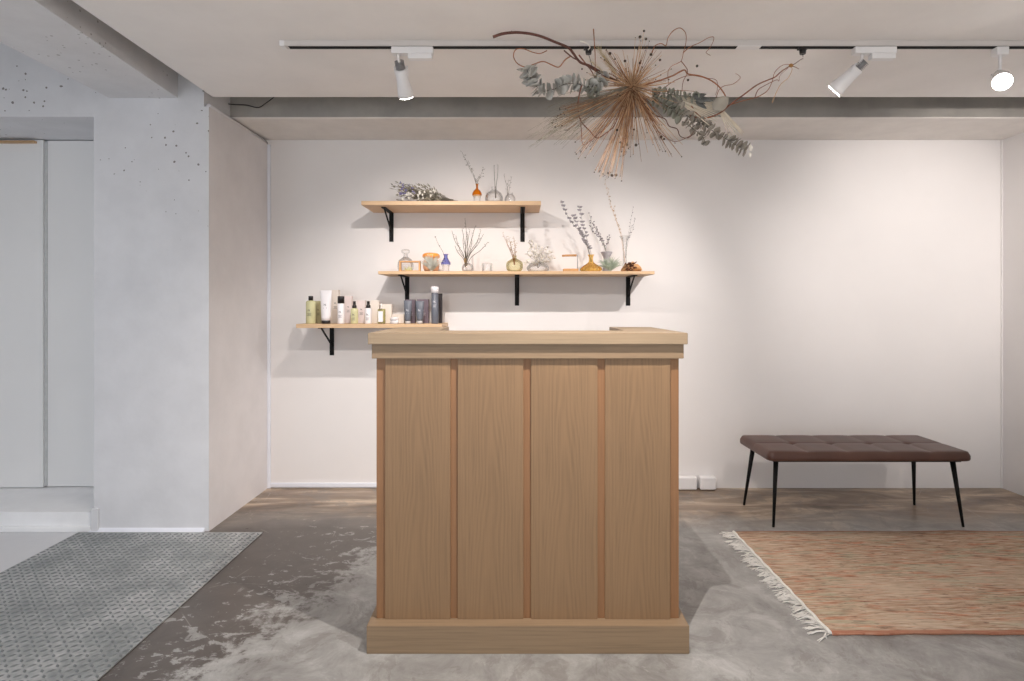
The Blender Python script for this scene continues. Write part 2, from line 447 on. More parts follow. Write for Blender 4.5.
# loose cable under the beam
m = MB(); m.tube(spline([at(215, 101.5, 3.45), at(232, 104.4, 3.45), at(246, 105, 3.45), at(258, 107.5, 3.44), at(266, 103, 3.44), at(275, 96, 3.43), at(281, 88, 3.42)]), 0.003, 6)
tag(m.build('electric_cable', M_blackplastic), 'thin dark cable looping in the gap between ceiling board and beam', 'cable')

# ------------------------------------------------------------------ steel plate on the floor
def plate():
    x0, x1, y0, y1, z = -2.306, -1.337, 1.2, 3.155, 0.006
    m = MB(); m.box((x0, y0, 0.0005), (x1, y1, z), 0.001, 1)
    sx, sy = 0.0285, 0.0285
    ny = int((y1-y0)/sy); nx = int((x1-x0)/sx)
    for j in range(ny):
        for i in range(nx):
            cx = x0+0.016+i*sx; cy = y0+0.016+j*sy
            a = math.radians(45 if (i+j) % 2 else -45)
            d = Vector((math.cos(a), math.sin(a), 0)); w = Vector((-d.y, d.x, 0))
            c = Vector((cx, cy, z))
            vs = [m.bm.verts.new(p) for p in (c-d*.0135, c+w*.0056, c+d*.0135, c-w*.0056)]
            t1 = m.bm.verts.new(c-d*.006+Vector((0, 0, .0038))); t2 = m.bm.verts.new(c+d*.006+Vector((0, 0, .0038)))
            m.mi = 1
            for f in ((vs[0], t1, vs[1]), (t1, t2, vs[1]), (t2, vs[2], vs[1]), (vs[0], vs[3], t1), (vs[3], t2, t1), (vs[3], vs[2], t2)):
                nf = m.bm.faces.new(f); nf.material_index = 1
    o = m.build('checker_plate', [M_plate, plain('rubbed_lozenges', (126, 130, 131), 0.5, 0.3, 0.15)])  # lozenges in a darker grey than the plate
    tag(o, 'worn grey steel checker plate lying on the floor before the pillar', 'floor plate')
plate()

# ------------------------------------------------------------------ reception counter
def counter():
    cx = 0.0375
    r = thing('reception_counter', 'pale oak reception counter with four vertical front panels and wide plinth', 'counter', (cx, 2.35, 0))
    yb = 2.65
    def U(w, yf, z0, z1, arm, bev, name, mat, front=0.2):
        x0, x1 = cx-w/2, cx+w/2
        m = MB()
        al, ar = arm+.012, arm-.02
        pts = [(x0, yf), (x1, yf), (x1, yb), (x1-ar, yb), (x1-ar, yf+front), (x0+al, yf+front), (x0+al, yb), (x0, yb)]
        t = bmesh.new()
        a = [t.verts.new((p[0], p[1], z0)) for p in pts]; b = [t.verts.new((p[0], p[1], z1)) for p in pts]
        t.faces.new(a[::-1]); t.faces.new(b)
        for i in range(8): t.faces.new([a[i], a[(i+1) % 8], b[(i+1) % 8], b[i]])
        if bev: bmesh.ops.bevel(t, geom=t.edges[:], offset=bev, segments=2, affect='EDGES')
        m.merge(t)
        return m.build(name, mat, r)
    U(1.11, 2.08, 1.0635, 1.103, 0.205, 0.0015, 'countertop', M_oakT)
    U(1.090, 2.095, 1.013, 1.0634, 0.2, 0.0012, 'moulding', M_oakH)
    # recessed board, four raised panels
    MB().box((cx-0.5325, 2.1145, 0.0965), (cx+0.5325, 2.1254, 1.0128)).build('recessed_board', M_oakR, r)
    for x0, x1 in ((-.463, -.234), (-.208, .0227), (.049, .283), (.3095, .5385)):
        MB().box((x0, 2.107, 0.0968), (x1, 2.1147, 1.0125), 0.0006, 1).build('front_panel', M_oakF, r, origin=((x0+x1)/2, 2.1, 0.5))
    for s in (-1, 1):
        xa, xb = sorted((cx+s*0.530, cx+s*0.505))
        MB().box((xa, 2.1255, 0.0965), (xb, yb-0.02, 1.0128)).build('side_panel', M_oakY, r)
        xa, xb = sorted((cx+s*0.505, cx+s*0.345))
        MB().box((xa, 2.1255, 0.0965), (xb, yb-0.02, 1.0128), 0.001).build('inner_cabinet', M_oakY, r)
    MB().box((cx-0.344, 2.1255, 0.72), (cx+0.344, 2.60, 0.745), 0.001).build('inner_shelf', M_oakH, r)
    U(1.11, 2.063, 0.0, 0.0963, 0.21, 0.0015, 'plinth', M_oakH)
counter()

# ------------------------------------------------------------------ bench
def bench():
    x0, x1, y0, y1, zb, zt = 1.352, 2.452, 3.222, 3.664, 0.357, 0.408
    r = thing('bench', 'low bench with tufted brown leather seat and four slim black legs by the wall', 'bench', ((x0+x1)/2, (y0+y1)/2, 0))
    nx, ny = 96, 44
    rows = []
    m = MB()
    def zf(x, y):
        u = (x-x0)/(x1-x0); v = (y-y0)/(y1-y0)
        e = min(x-x0, x1-x, y-y0, y1-y)
        rr = 0.022
        z = zt-(rr-math.sqrt(max(0, rr*rr-(rr-min(e, rr))**2)))
        # seams: five columns, two rows
        def sd(t, n):
            f = t*n; d = abs(f-round(f))
            return d if 0 < round(f) < n else 1
        dx = sd(u, 5)*(x1-x0)/5; dy = sd(v, 2)*(y1-y0)/2
        fade = min(1, e/0.04)
        z -= 0.0045*math.exp(-(dx/0.0045)**2)*fade+0.0045*math.exp(-(dy/0.0045)**2)*fade
        if dx < 0.5 and dy < 0.5: z -= 0.012*math.exp(-(dx*dx+dy*dy)/(0.022**2))
        z += 0.004*fade*min(1, min(dx, dy)/0.05)
        return z
    def corner(x, y):   # round the plan's corners
        rc = 0.03
        cxx = min(max(x, x0+rc), x1-rc); cyy = min(max(y, y0+rc), y1-rc)
        d = Vector((x-cxx, y-cyy, 0))
        if abs(d.x) > 0 and abs(d.y) > 0:
            mx = max(abs(d.x), abs(d.y)); d = d.normalized()*mx
        return cxx+d.x, cyy+d.y
    top = [[None]*(ny+1) for _ in range(nx+1)]; bot = [[None]*(ny+1) for _ in range(nx+1)]
    for i in range(nx+1):
        for j in range(ny+1):
            x = x0+(x1-x0)*i/nx; y = y0+(y1-y0)*j/ny
            cx_, cy_ = corner(x, y)
            top[i][j] = m.bm.verts.new((cx_, cy_, zf(x, y)-(0.0 if 0 < i < nx and 0 < j < ny else 0.0)))
    for i in range(nx):
        for j in range(ny):
            f = m.bm.faces.new([top[i][j], top[i+1][j], top[i+1][j+1], top[i][j+1]]); f.smooth = True
    per = [(i, 0) for i in range(nx)]+[(nx, j) for j in range(ny)]+[(i, ny) for i in range(nx, 0, -1)]+[(0, j) for j in range(ny, 0, -1)]
    c = Vector(((x0+x1)/2, (y0+y1)/2, 0))
    prev = [top[i][j] for i, j in per]
    for z, k in ((zb+0.012, 0.0), (zb+0.004, 0.003), (zb, 0.012)):
        cur = []
        for v in [top[i][j] for i, j in per]:
            p = v.co.copy(); dx = c.x-p.x; dy = c.y-p.y
            p.x += math.copysign(min(k, abs(dx)), dx) if abs(dx) > (x1-x0)/2-0.04 else 0
            p.y += math.copysign(min(k, abs(dy)), dy) if abs(dy) > (y1-y0)/2-0.04 else 0
            p.z = z; cur.append(m.bm.verts.new(p))
        n = len(cur)
        for i in range(n):
            f = m.bm.faces.new([prev[i], prev[(i+1) % n], cur[(i+1) % n], cur[i]]); f.smooth = True
        prev = cur
    m.bm.faces.new(prev)
    seat = m.build('seat', M_leather, r)
    for k in range(1, 5):
        px = x0+(x1-x0)*k/5
        MB().ball((px, (y0+y1)/2, zt-0.0175), 0.009, 2, (1, 1, 0.45)).build('tuft_button', M_leather, seat)
    MB().box((x0+0.04, y0+0.035, 0.347), (x1-0.04, y1-0.035, 0.3568), 0.002).build('seat_frame', M_black, r)
    for (tx, ty, fx, fy) in ((1.424, 3.30, 1.386, 3.243), (2.394, 3.30, 2.412, 3.243), (1.400, 3.56, 1.362, 3.60), (2.352, 3.56, 2.384, 3.60)):
        m = MB(); m.tube([(tx, ty, 0.350), (tx*.5+fx*.5, ty*.5+fy*.5, 0.176), (fx, fy, 0.0)], 0.0135, 14, 0.0065)
        m.build('leg', M_black, r)
bench()

# ------------------------------------------------------------------ rug
def rug():
    x0, x1, y0, y1 = 1.145, 2.98, 2.18, 3.158
    r = thing('rug', 'woven rug in tan and rust tones with white fringe before the bench', 'rug', ((x0+x1)/2, (y0+y1)/2, 0))
    m = MB(); n = 120
    top = []; bot = []
    rs = []
    nn = 60
    prev = None
    for i in range(nn+1):
        x = x0+(x1-x0)*i/nn
        ya = y0+0.003*math.sin(x*9)+0.0025*math.sin(x*31+1); yb = y1+0.003*math.sin(x*8+2)
        row = []
        for j in range(13):
            y = ya+(yb-ya)*j/12
            row.append((x, y, 0.010+0.0012*math.sin(x*13+y*9)+0.0008*math.sin(y*40+x*3)))
        rs.append([(x, ya, 0.001)]+row+[(x, yb, 0.001)])
    m.rings(rs)
    m.build('pile', M_rug, r, origin=(x0, y0, 0))
    m = MB(); m.mi = 0
    m.tube([(x0-0.006+0.002*math.sin(k), y0+(y1-y0)*k/60, 0.008) for k in range(61)], 0.006, 6)
    for k in range(150):
        y = y0+(y1-y0)*(k+R(-.2, .2))/150
        L = R(0.03, 0.072) if R(0, 1) > 0.12 else R(0.06, 0.085)
        a = R(-0.45, 0.45)
        grp = 0.02*math.sin(y*37)
        p0 = Vector((x0-0.008, y, 0.006)); p3 = Vector((x0-0.008-L, y+a*L+grp, 0.003))
        mid = p0.lerp(p3, 0.5)+Vector((0, R(-.008, .008), R(0.001, 0.006)))
        for q in range(3):
            e = p3+Vector((R(-.01, .01), R(-.012, .012), 0))
            m.tube([p0, mid, e], 0.0024, 4, 0.0012)
    f = m.build('fringe', M_fringe, r); f['kind'] = 'stuff'; f['label'] = 'white knotted cotton fringe'
rug()

# ------------------------------------------------------------------ shelves
YS = 3.626
def bracket(parent, x, ztop, drop=0.19, reach=0.24):
    w = 0.014
    m = MB()
    m.box((x-w, YB-0.006, ztop-drop), (x+w, YB-0.0005, ztop-0.0003), 0.001, 1)
    m.box((x-w, YB-reach, ztop-0.006), (x+w, YB-0.006, ztop-0.0003), 0.001, 1)
    y1, z1, y2, z2 = YB-reach+0.02, ztop-0.006, YB-0.006, ztop-drop*0.68
    m.poly_prism([(x-0.004, y1, z1), (x-0.004, y1+0.014, z1), (x-0.004, y2, z2+0.012), (x-0.004, y2, z2)], (0.008, 0, 0))
    m.build('bracket', M_black, parent)
def shelf(x0, x1, z0, z1, brs, label):
    r = thing('wall_shelf', label, 'shelf', ((x0+x1)/2, YB, z0), 'wall shelves')
    MB().box((x0, YS, z0), (x1, YB-0.0005, z1), 0.0012, 1).build('board', M_shelf, r)
    for b in brs: bracket(r, b, z0)
Z1, Z2, Z3 = 1.8290, 1.405, 1.085
shelf(-.9415, .145, 1.8045, Z1, (-.823, .036), 'highest and shortest pine wall shelf on two black brackets')
shelf(-.84, .832, 1.386, Z2, (-.72, 0.0, .728), 'long pine wall shelf in the middle, crowded with glass vases')
shelf(-1.336, -.453, 1.061, Z3, (-1.213, -.58), 'lowest pine wall shelf at the left holding care products')

M_slot = plain('black_slot', (6, 6, 6), 0.9)
M_rail = plain('rail_white', (214, 208, 204), 0.5, var=.01)
def track(name, x0, x1, y, label, gaps):
    r = thing(name, label, 'light track', ((x0+x1)/2, y, ZC))
    MB().box((x0, y-0.018, ZC-0.023), (x1, y+0.018, ZC-0.0003), 0.001, 1).build('rail', M_rail, r)
    for a, b in gaps:
        MB().box((a, y-0.012, ZC-0.0245), (b, y+0.012, ZC-0.0228)).build('conductor_slot', M_slot, r)
    MB().box((x0-0.02, y-0.019, ZC-0.024), (x0+0.0, y+0.019, ZC-0.0003), 0.002).build('end_cap', M_white, r)
    return r
YT = 2.53
tk = track('lighting_track', -0.975, 3.15, YT, 'white ceiling light track with black slot above the shelves', ((-0.96, .925), (1.025, 3.14)))
MB().box((0.925, YT-0.0185, ZC-0.0255), (1.025, YT+0.0185, ZC-0.0225), 0.001, 1).build('joint_cover', M_white, tk)
YT2 = 1.55
track('lighting_track', -1.2, 3.0, YT2, 'second ceiling light track nearer the camera, out of frame', ((-1.19, 2.99),))
def head_matrix(aim, p):
    d = (Vector(aim)-Vector(p)).normalized()
    return d, d.to_track_quat('-Z', 'Y').to_matrix().to_4x4()
def spot(x, y, aim, label, energy, size=70, blend=0.8, alen=0.17, aoff=0.0, drop=0.09, color=(1.0, 0.87, 0.75), style=0, rad=0.02, off=(0, 0)):
    zt = ZC-0.0235
    r = thing('track_spotlight', label, 'spotlight', (x, y, zt), 'spotlights on the ceiling tracks')
    m = MB()
    if alen > 0.1:
        m.box((x+aoff-alen/2, y-0.018, zt-0.03), (x+aoff+alen/2, y+0.018, zt-0.0015), 0.003)
        m.box((x+aoff-alen/2+0.07, y-0.017, zt-0.052), (x+aoff+alen/2-0.004, y+0.015, zt-0.03), 0.003)
    else:
        m.box((x+aoff-alen/2, y-0.018, zt-0.035), (x+aoff+alen/2, y+0.018, zt-0.0015), 0.003)
    m.build('adapter', M_white, r)
    piv = Vector((x+off[0], y+off[1], zt-drop))
    d, MM = head_matrix(aim, piv)
    m = MB(); m.tube([(x, y, zt-0.03), (x, y, zt-0.045), tuple(piv+Vector((0, 0, 0.008)))], 0.006, 10)
    w = Vector((0, 0, 1)).cross(d); w = w.normalized()*0.028 if w.length > 1e-3 else Vector((0.028, 0, 0))
    m.tube([piv+Vector((0, 0, .012))-w, piv+Vector((0, 0, .012))+w], 0.003, 8)
    for s_ in (-1, 1): m.tube([piv+Vector((0, 0, .012))+w*s_, piv+d*0.03+w*s_], 0.003, 8)
    m.build('stem', M_white, r)
    # head: local -Z is the beam direction
    m = MB()
    m.lathe([(0.022, 0.0), (0.026, -0.004), (0.027, -0.045), (0.0345, -0.105), (0.0355, -0.118), (0.033, -0.118), (0.031, -0.108)], piv, 28, MM.to_3x3().to_4x4())
    hd = m.build('lamp_head', M_white, r)
    m = MB()
    for k in range(6):
        z = 0.002+k*0.006
        m.lathe([(0.020, z), (0.020, z+0.0028)], piv, 20, MM)
    m.lathe([(0.012, 0.0), (0.012, 0.036)], piv, 14, MM)
    m.build('heat_sink', M_alu, r)
    m = MB(); m.lathe([(0.0325, -0.1145), (0.0325, -0.121)], piv, 24, MM)
    m.build('lens', M_lens, r)
    L = bpy.data.lights.new('spot_lamp', 'SPOT'); L.energy = energy; L.color = color
    L.spot_size = math.radians(size); L.spot_blend = blend; L.shadow_soft_size = rad
    lo = bpy.data.objects.new('spot_lamp', L); COL.objects.link(lo); lo.parent = r
    lo.location = piv+d*0.128-Vector((x, y, zt)); lo.rotation_euler = MM.to_euler()
    return r
WARM = (1.0, 0.93, 0.885)
spot(-0.50, YT, (-0.36, 3.93, 0.75), 'white spotlight above the left end of the top shelf', 56, 108, 1.0, 0.175, 0.06, 0.072, WARM, rad=0.010, off=(0, .05))
spot(1.455, YT, (0.30, 3.7, 0.95), 'white cylindrical spotlight tilted down to the left', 72, 86, 1.0, 0.175, 0.05, 0.075, WARM, rad=0.010, off=(0, .03))
spot(2.037, YT, (0.55, 0.4, 0.75), 'glaring white spotlight near the right edge facing the camera', 14, 80, 1.0, 0.05, 0.0, 0.12, (1, 0.95, 0.92))
spot(-0.75, YT2, (-0.9, 3.6, 0.2), 'front track spotlight aimed at the floor left of the counter, out of frame', 40, 80, 1.0, 0.05, 0, 0.1, WARM)
spot(0.30, YT2, (0.05, 2.2, 0.75), 'front track spotlight over the counter, out of frame', 115, 110, 1.0, 0.05, 0, 0.08, WARM, rad=0.008)
spot(1.35, YT2, (1.15, 3.93, 1.1), 'front track spotlight aimed between counter and bench, out of frame', 40, 58, 1.0, 0.05, 0, 0.1, WARM)
spot(2.62, YT2, (2.62, 3.93, 1.42), 'front track spotlight aimed at the wall over the bench, out of frame', 135, 62, 1.0, 0.05, 0, 0.1, WARM)
# lights
def area(name, loc, rot, sx, sy, e, col, spread=180):
    L = bpy.data.lights.new(name, 'AREA'); L.shape = 'RECTANGLE'; L.size = sx; L.size_y = sy; L.energy = e; L.color = col; L.spread = math.radians(spread)
    o = bpy.data.objects.new(name, L); COL.objects.link(o); o.location = loc; o.rotation_euler = rot; return o
area('window_daylight', (-2.25, YF+0.02, 1.2), (math.radians(90), 0, 0), 3.2, 2.1, 44, (0.88, 0.94, 1.0))
area('window_daylight', (1.05, YF+0.02, 1.2), (math.radians(90), 0, 0), 3.2, 2.1, 10, (0.95, 0.97, 1.0))  # added fill lamp at the added right window
area('ceiling_downlight', (0.6, -1.3, ZC-0.02), (0, 0, 0), 4.2, 2.6, 165, (1.0, 0.95, 0.91), 75)  # added unseen lamp; lights the floor so its bounce lifts the ceiling
area('left_bay_daylight', (-2.9, 0.9, 2.63), (0, 0, 0), 1.2, 2.6, 17, (0.95, 0.97, 1.0), 150)  # added cool lamp under the bay slab, brightens the left zone

W = bpy.data.worlds.new('world'); SC.world = W; W.use_nodes = True
W.node_tree.nodes['Background'].inputs[0].default_value = (0.75, 0.85, 1.0, 1); W.node_tree.nodes['Background'].inputs[1].default_value = 0.6

# ------------------------------------------------------------------ small materials
G_clear = glass('clear_glass', (254, 254, 254), (238, 240, 241), 0.1)
G_amber = glass('amber_glass', (246, 186, 84), (206, 120, 30))
G_honey = glass('honey_glass', (252, 232, 178), (230, 184, 100))
G_orange = glass('orange_glass', (250, 170, 70), (235, 120, 30))
G_peach = glass('peach_glass', (250, 205, 170), (236, 160, 110))
G_blue = glass('blue_glass', (182, 187, 232), (122, 128, 194))
G_yellow = glass('pale_yellow_glass', (253, 252, 242), (236, 229, 196))
G_grey = glass('smoky_grey_glass', (205, 203, 208), (130, 128, 134))
G_green = glass('pale_green_glass', (230, 230, 180), (180, 178, 120))
P_white = plain('matt_white_plastic', (240, 236, 238), 0.4, var=0.01)
P_cream = plain('cream_card', (236, 226, 216), 0.7, var=0.015)
P_rose = plain('pale_rose_card', (234, 220, 218), 0.7, var=0.015)
P_olive = plain('pale_olive_card', (188, 180, 140), 0.7, var=0.03)
P_mauve = plain('mauve_grey_card', (116, 102, 112), 0.7, var=0.03)
P_grey = plain('dark_slate_plastic', (98, 102, 112), 0.35, var=0.03)
P_shadow = plain('charcoal_card', (60, 54, 56), 0.7, var=0.03)
P_ltgrey = plain('light_grey_plastic', (196, 194, 194), 0.4, var=0.02)
P_oil = plain('yellow_green_liquid', (206, 202, 158), 0.15, var=0.08, scale=20)
P_ink = plain('dark_print', (58, 56, 62), 0.6)
P_inkW = plain('white_print', (225, 225, 230), 0.6)
M_twig = plain('red_brown_bark', (136, 84, 64), 0.7, var=0.25, scale=40)
M_twigD = plain('dark_bark', (100, 62, 52), 0.7, var=0.25, scale=40)
M_twigO = plain('orange_brown_bark', (158, 102, 70), 0.7, var=0.2, scale=40)
M_straw = plain('straw_stem', (206, 168, 130), 0.8, var=0.2, scale=30)
M_strawD = plain('brown_straw_stem', (150, 106, 76), 0.8, var=0.2, scale=30)
M_greygrass = plain('grey_green_grass', (150, 143, 126), 0.8, var=0.2, scale=30)
M_seed = plain('dark_seed_head', (74, 62, 54), 0.8, var=0.2)
M_euc = plain('silver_eucalyptus_leaf', (192, 190, 184), 0.65, var=0.16, scale=18)
M_eucD = plain('green_grey_leaf', (154, 154, 140), 0.7, var=0.2, scale=18)
M_dkleaf = plain('dusty_brown_leaf', (164, 156, 144), 0.75, var=0.2, scale=18)
M_bleach = plain('bleached_palm', (226, 214, 194), 0.8, var=0.06)
M_purple = plain('purple_petals', (132, 126, 170), 0.8, var=0.15)
M_greyviolet = plain('grey_violet_petals', (136, 128, 136), 0.8, var=0.2)
M_sage = plain('sage_air_plant', (168, 178, 158), 0.75, var=0.15, scale=40)
M_silver = plain('silver_air_plant', (196, 194, 182), 0.75, var=0.15, scale=40)
M_petalW = plain('white_petals', (238, 232, 222), 0.8, var=0.04)
M_stemG = plain('dry_grey_stem', (104, 97, 86), 0.8, var=0.15)
M_rust = plain('rusty_bark', (92, 46, 30), 0.8, var=0.4, scale=60, bump=0.8)
M_tanwood = plain('tan_wood', (202, 152, 100), 0.6, var=0.12, scale=40)
S = 162.0            # pixels per metre at the shelves' front row (about 3.70 m away)
YV = 3.72
def zx(px, Y=YV): return (px-CX)/F*Y
def hz(py, Y=YV): return EYE-(py-CY)/F*Y

def glyph(text, size, c, mat, parent, name='printed_mark', squeeze=1.0):
    cu = bpy.data.curves.new('tmp_text', 'FONT'); cu.body = text; cu.size = size; cu.align_x = 'CENTER'; cu.align_y = 'CENTER'
    cu.extrude = 0.0002
    o = bpy.data.objects.new('tmp_text', cu); COL.objects.link(o)
    dg = bpy.context.evaluated_depsgraph_get(); dg.update()
    me = bpy.data.meshes.new_from_object(o.evaluated_get(dg)); bpy.data.objects.remove(o)
    me.transform(Matrix.Rotation(PI/2, 4, 'X')); me.materials.clear(); me.materials.append(mat)
    p = bpy.data.objects.new(name, me); COL.objects.link(p); p.parent = parent; p.location = Vector(c)-wloc(parent)
    return p
def print_lines(parent, x, y, zs, w, mat):
    m = MB()
    for i, z in enumerate(zs):
        k = w*(1-0.25*(i % 2))
        m.box((x-k/2, y-0.0003, z-0.0008), (x+k/2, y+0.0003, z+0.0008))
    return m.build('printed_lines', mat, parent)
def text_on(r, x, yf, z, ink, w=0.03, size=0.02, lines=(-.02, -.026, -.032)):
    glyph('N.', size, (x, yf, z), ink, r)
    print_lines(r, x, yf, [z+l for l in lines], w*0.7, ink)
# ---- care products on the lowest shelf
YA, YBk = 3.69, 3.79
GP = 'care products on the lowest shelf'; GC = 'product cartons behind the care products'
def carton(px0, px1, py, mat, label, ink=P_ink, mark=True, mz=0.6):
    x0, x1 = zx(px0, YBk), zx(px1, YBk); h = EYE-(py-CY)/F*YBk-Z3
    r = thing('product_carton', label, 'box', ((x0+x1)/2, YBk, Z3), GC)
    MB().box((x0, YBk-0.001, Z3+0.0003), (x1, YBk+0.035, Z3+h), 0.001).build('carton', mat, r)
    if mark: text_on(r, (x0+x1)/2+0.004, YBk-0.0018, Z3+h*mz, ink, (x1-x0)*0.6, 0.014)
    return r
def bottle(pxc, wpx, ytop_body, ytop_cap, capw, body, cap, label, mark=P_ink, shoulder=0.012, sq=False, neck=0.0, collar=None, word='bottle', mz=0.58):
    x = zx(pxc, YA); rad = wpx/S/2*1.0; hb = hz(ytop_body, YA)-Z3; hc = hz(ytop_cap, YA)-Z3; rc = capw/S/2
    r = thing('care_'+word, label, word, (x, YA, Z3), GP)
    c = (x, YA, Z3)
    m = MB(); m.lathe([(rad*0.93, 0.0004), (rad, 0.004), (rad, hb-shoulder), (rad*0.9, hb-shoulder*0.35), (max(rc*0.95, rad*0.5), hb), (rc*0.8, hb+0.001)], c, 28)
    m.build('body', body, r)
    m = MB(); m.lathe([(rc, hb+0.0012), (rc, hc-0.002), (rc*0.93, hc)] if not collar else
                      [(collar/S/2, hb+0.0012), (collar/S/2, hb+(hc-hb)*0.36), (rc, hb+(hc-hb)*0.46), (rc*0.9, hc)], c, 20)
    m.build('cap', cap, r)
    if mark: text_on(r, x, YA-rad-0.0008, Z3+hb*mz, mark, rad*1.3, 0.017)
    return r
def tubep(pxc, wtop, wbot, ytop, ycap, body, cap, label, ink):
    x = zx(pxc, YA); h = hz(ytop, YA)-Z3; hc = hz(ycap, YA)-Z3; a = wtop/S/2; b = wbot/S/2
    r = thing('care_tube', label, 'tube', (x, YA, Z3), GP)
    m = MB(); rs = []
    for k in range(9):
        t = k/8; w = b+(a-b)*t**0.8; d = b*(1-t)**0.6*0.95+0.0022
        rs.append([(x+w*math.cos(q), YA+d*math.sin(q), Z3+hc+(h-hc-0.006)*t) for q in [2*PI*i/24 for i in range(24)]])
    rs.append([(x+a*math.cos(q), YA+0.0022*math.sin(q), Z3+h) for q in [2*PI*i/24 for i in range(24)]])
    m.rings(rs); m.build('body', body, r)
    MB().lathe([(b*0.96, 0.0004), (b*0.98, hc-0.001), (b*0.9, hc)], (x, YA, Z3), 24).build('cap', cap, r)
    yf = YA-b*0.75-0.004
    text_on(r, x, YA-b*0.62-0.003, Z3+hc+(h-hc)*0.52, ink, b*1.2, 0.018)
    return r
bottle(310.8, 9.4, 300.6, 296.0, 4.6, P_oil, M_blackplastic, 'yellow green bottle with small black cap, outermost left on the lowest shelf')
carton(314.5, 321, 301, P_olive, 'pale olive carton behind the yellow green bottle')
tubep(326, 11.6, 8.6, 290.4, 320.4, P_white, M_blackplastic, 'large white tube standing on its black cap', P_ink)
carton(331, 338.5, 290, P_cream, 'tall cream carton behind the large white tube')
bottle(341, 6.8, 303.6, 296.2, 6.6, P_white, M_blackplastic, 'white bottle with wide square black cap', shoulder=0.003)
carton(343.8, 351.5, 296, P_rose, 'pale rose carton behind the white bottle with wide black cap')
bottle(354.4, 7.4, 308.2, 301.2, 2.9, P_oil, M_blackplastic, 'slim yellow green bottle with black spray cap', shoulder=0.008, collar=4.4)
carton(356.5, 365, 300.3, P_rose, 'pale carton behind the slim yellow green spray bottle')
bottle(368.3, 6.6, 308.0, 301.2, 2.9, P_white, M_blackplastic, 'slim white bottle with black spray cap', shoulder=0.008, collar=4.4)
carton(370.5, 378.8, 300.3, P_cream, 'cream carton behind the slim white spray bottle', mark=False)
# squat glass bottle with white label
x = zx(381.6, YA)
r = thing('care_bottle', 'squat pale green glass bottle with white label and white dropper', 'bottle', (x, YA, Z3), GP)
hb = hz(309, YA)-Z3
MB().box((x-.021, YA-.017, Z3+.0004), (x+.021, YA+.017, Z3+hb), 0.004).build('body', glass('bottle_green_glass', (226, 226, 190), (170, 168, 110)), r)
MB().box((x-.0165, YA-.0183, Z3+.012), (x+.0115, YA-.0172, Z3+hb-.014)).build('paper_label', P_white, r)
m = MB(); m.lathe([(0.009, hb), (0.009, hb+.012), (0.005, hb+.014), (0.006, hb+.03), (0.004, hb+.034)], (x, YA, Z3), 16)
m.tube([(x, YA, Z3+hb+.028), (x-.014, YA-.006, Z3+hb+.026)], .0028, 8); m.build('dropper', P_cream, r)
carton(381.5, 391.6, 304, P_cream, 'tall plain cream carton behind the squat glass bottle', mark=False)
x = zx(394.3, YA); r = thing('care_jar', 'low white round jar with grey lettering', 'jar', (x, YA, Z3), GP)
MB().lathe([(.024, .0004), (.0265, .003), (.0265, .024), (.024, .026)], (x, YA, Z3), 28).build('body', P_white, r)
MB().lathe([(.0268, .0265), (.0268, .037), (.025, .039)], (x, YA, Z3), 28).build('lid', P_white, r)
MB().lathe([(.0266, .002), (.0270, .0035), (.0270, .0075), (.0266, .009)], (x, YA, Z3), 28).build('base_band', P_ltgrey, r)
print_lines(r, x, YA-.0272, [Z3+.021, Z3+.017], .036, P_ink)
carton(392, 404.2, 314.2, P_cream, 'low wide white carton behind the round jar', mark=False)
tubep(407.9, 8.2, 5.6, 300.4, 320.9, P_grey, P_ltgrey, 'dark grey tube with pale cap, the left one of two', P_inkW)
carton(405.5, 414.8, 299.4, P_mauve, 'mauve grey carton behind the left dark grey tube', P_inkW, mz=.55)
tubep(419.8, 8.6, 6.0, 301.0, 320.6, P_grey, P_ltgrey, 'dark grey tube with pale cap, next to the tall grey bottle', P_inkW)
carton(417, 428.3, 299.2, P_mauve, 'mauve grey carton behind the right dark grey tube', P_inkW, mz=.55)
bottle(434.9, 7.2, 293.2, 286.6, 7.4, P_grey, P_white, 'tall dark grey bottle with white cap, outermost right on the lowest shelf', P_inkW, shoulder=.002, mz=.72)
carton(436, 441.8, 293.5, P_shadow, 'narrow charcoal carton behind the tall grey bottle', mark=False)  # dark box put in as the shadow beside the bottle

# ---- vases
def vase(name, px, prof, mat, label, z, Y=YV, cat='vase', group='glass vases on the shelves', th=0.0018, n=28):
    x = zx(px, Y); r = thing(name, label, cat, (x, Y, z), group)
    inner = [(max(a-th, 0.0015), b+(th*1.5 if i == 0 else 0)) for i, (a, b) in enumerate(prof)][::-1]
    MB().lathe(prof+inner, (x, Y, z+.0004), n).build('glass_body', mat, r)
    return r
def sm(prof, k=4):
    p = spline([(a, b, 0) for a, b in prof], k); return [(max(v.x, .0005), v.y) for v in p]
def stems(name, label, base, tips, mat, r=0.0011, wig=0.006, cat='dried stems', group='dried stems in the vases', extra=None, tipmat=None):
    """base point, list of tip points; extra(mb, pts) adds buds or leaves to the second mesh"""
    base = Vector(base)
    root = thing(name, label, cat, base, group)
    m = MB(); e = MB(); used = False
    for tp in tips:
        tp = Vector(tp); L = (tp-base).length
        b = base+Vector((R(-.003, .003), R(-.003, .003), 0))
        mid1 = b.lerp(tp, .35)+Vector((R(-wig, wig)-0.12*(tp.x-b.x), R(-wig, wig), 0.03*L)); mid2 = b.lerp(tp, .7)+Vector((R(-wig, wig), R(-wig, wig), 0))
        pts = spline([b, mid1, mid2, tp], 5)
        m.tube(pts, r, 5, r*.5)
        if extra: extra(e, pts, m); used = True
    m.build('stems', mat, root)
    if used: e.build('blossoms', tipmat or mat, root)
    else: e.bm.free()
    return root
def V(px, py, Y=YV): return tuple(at(px, py, Y))
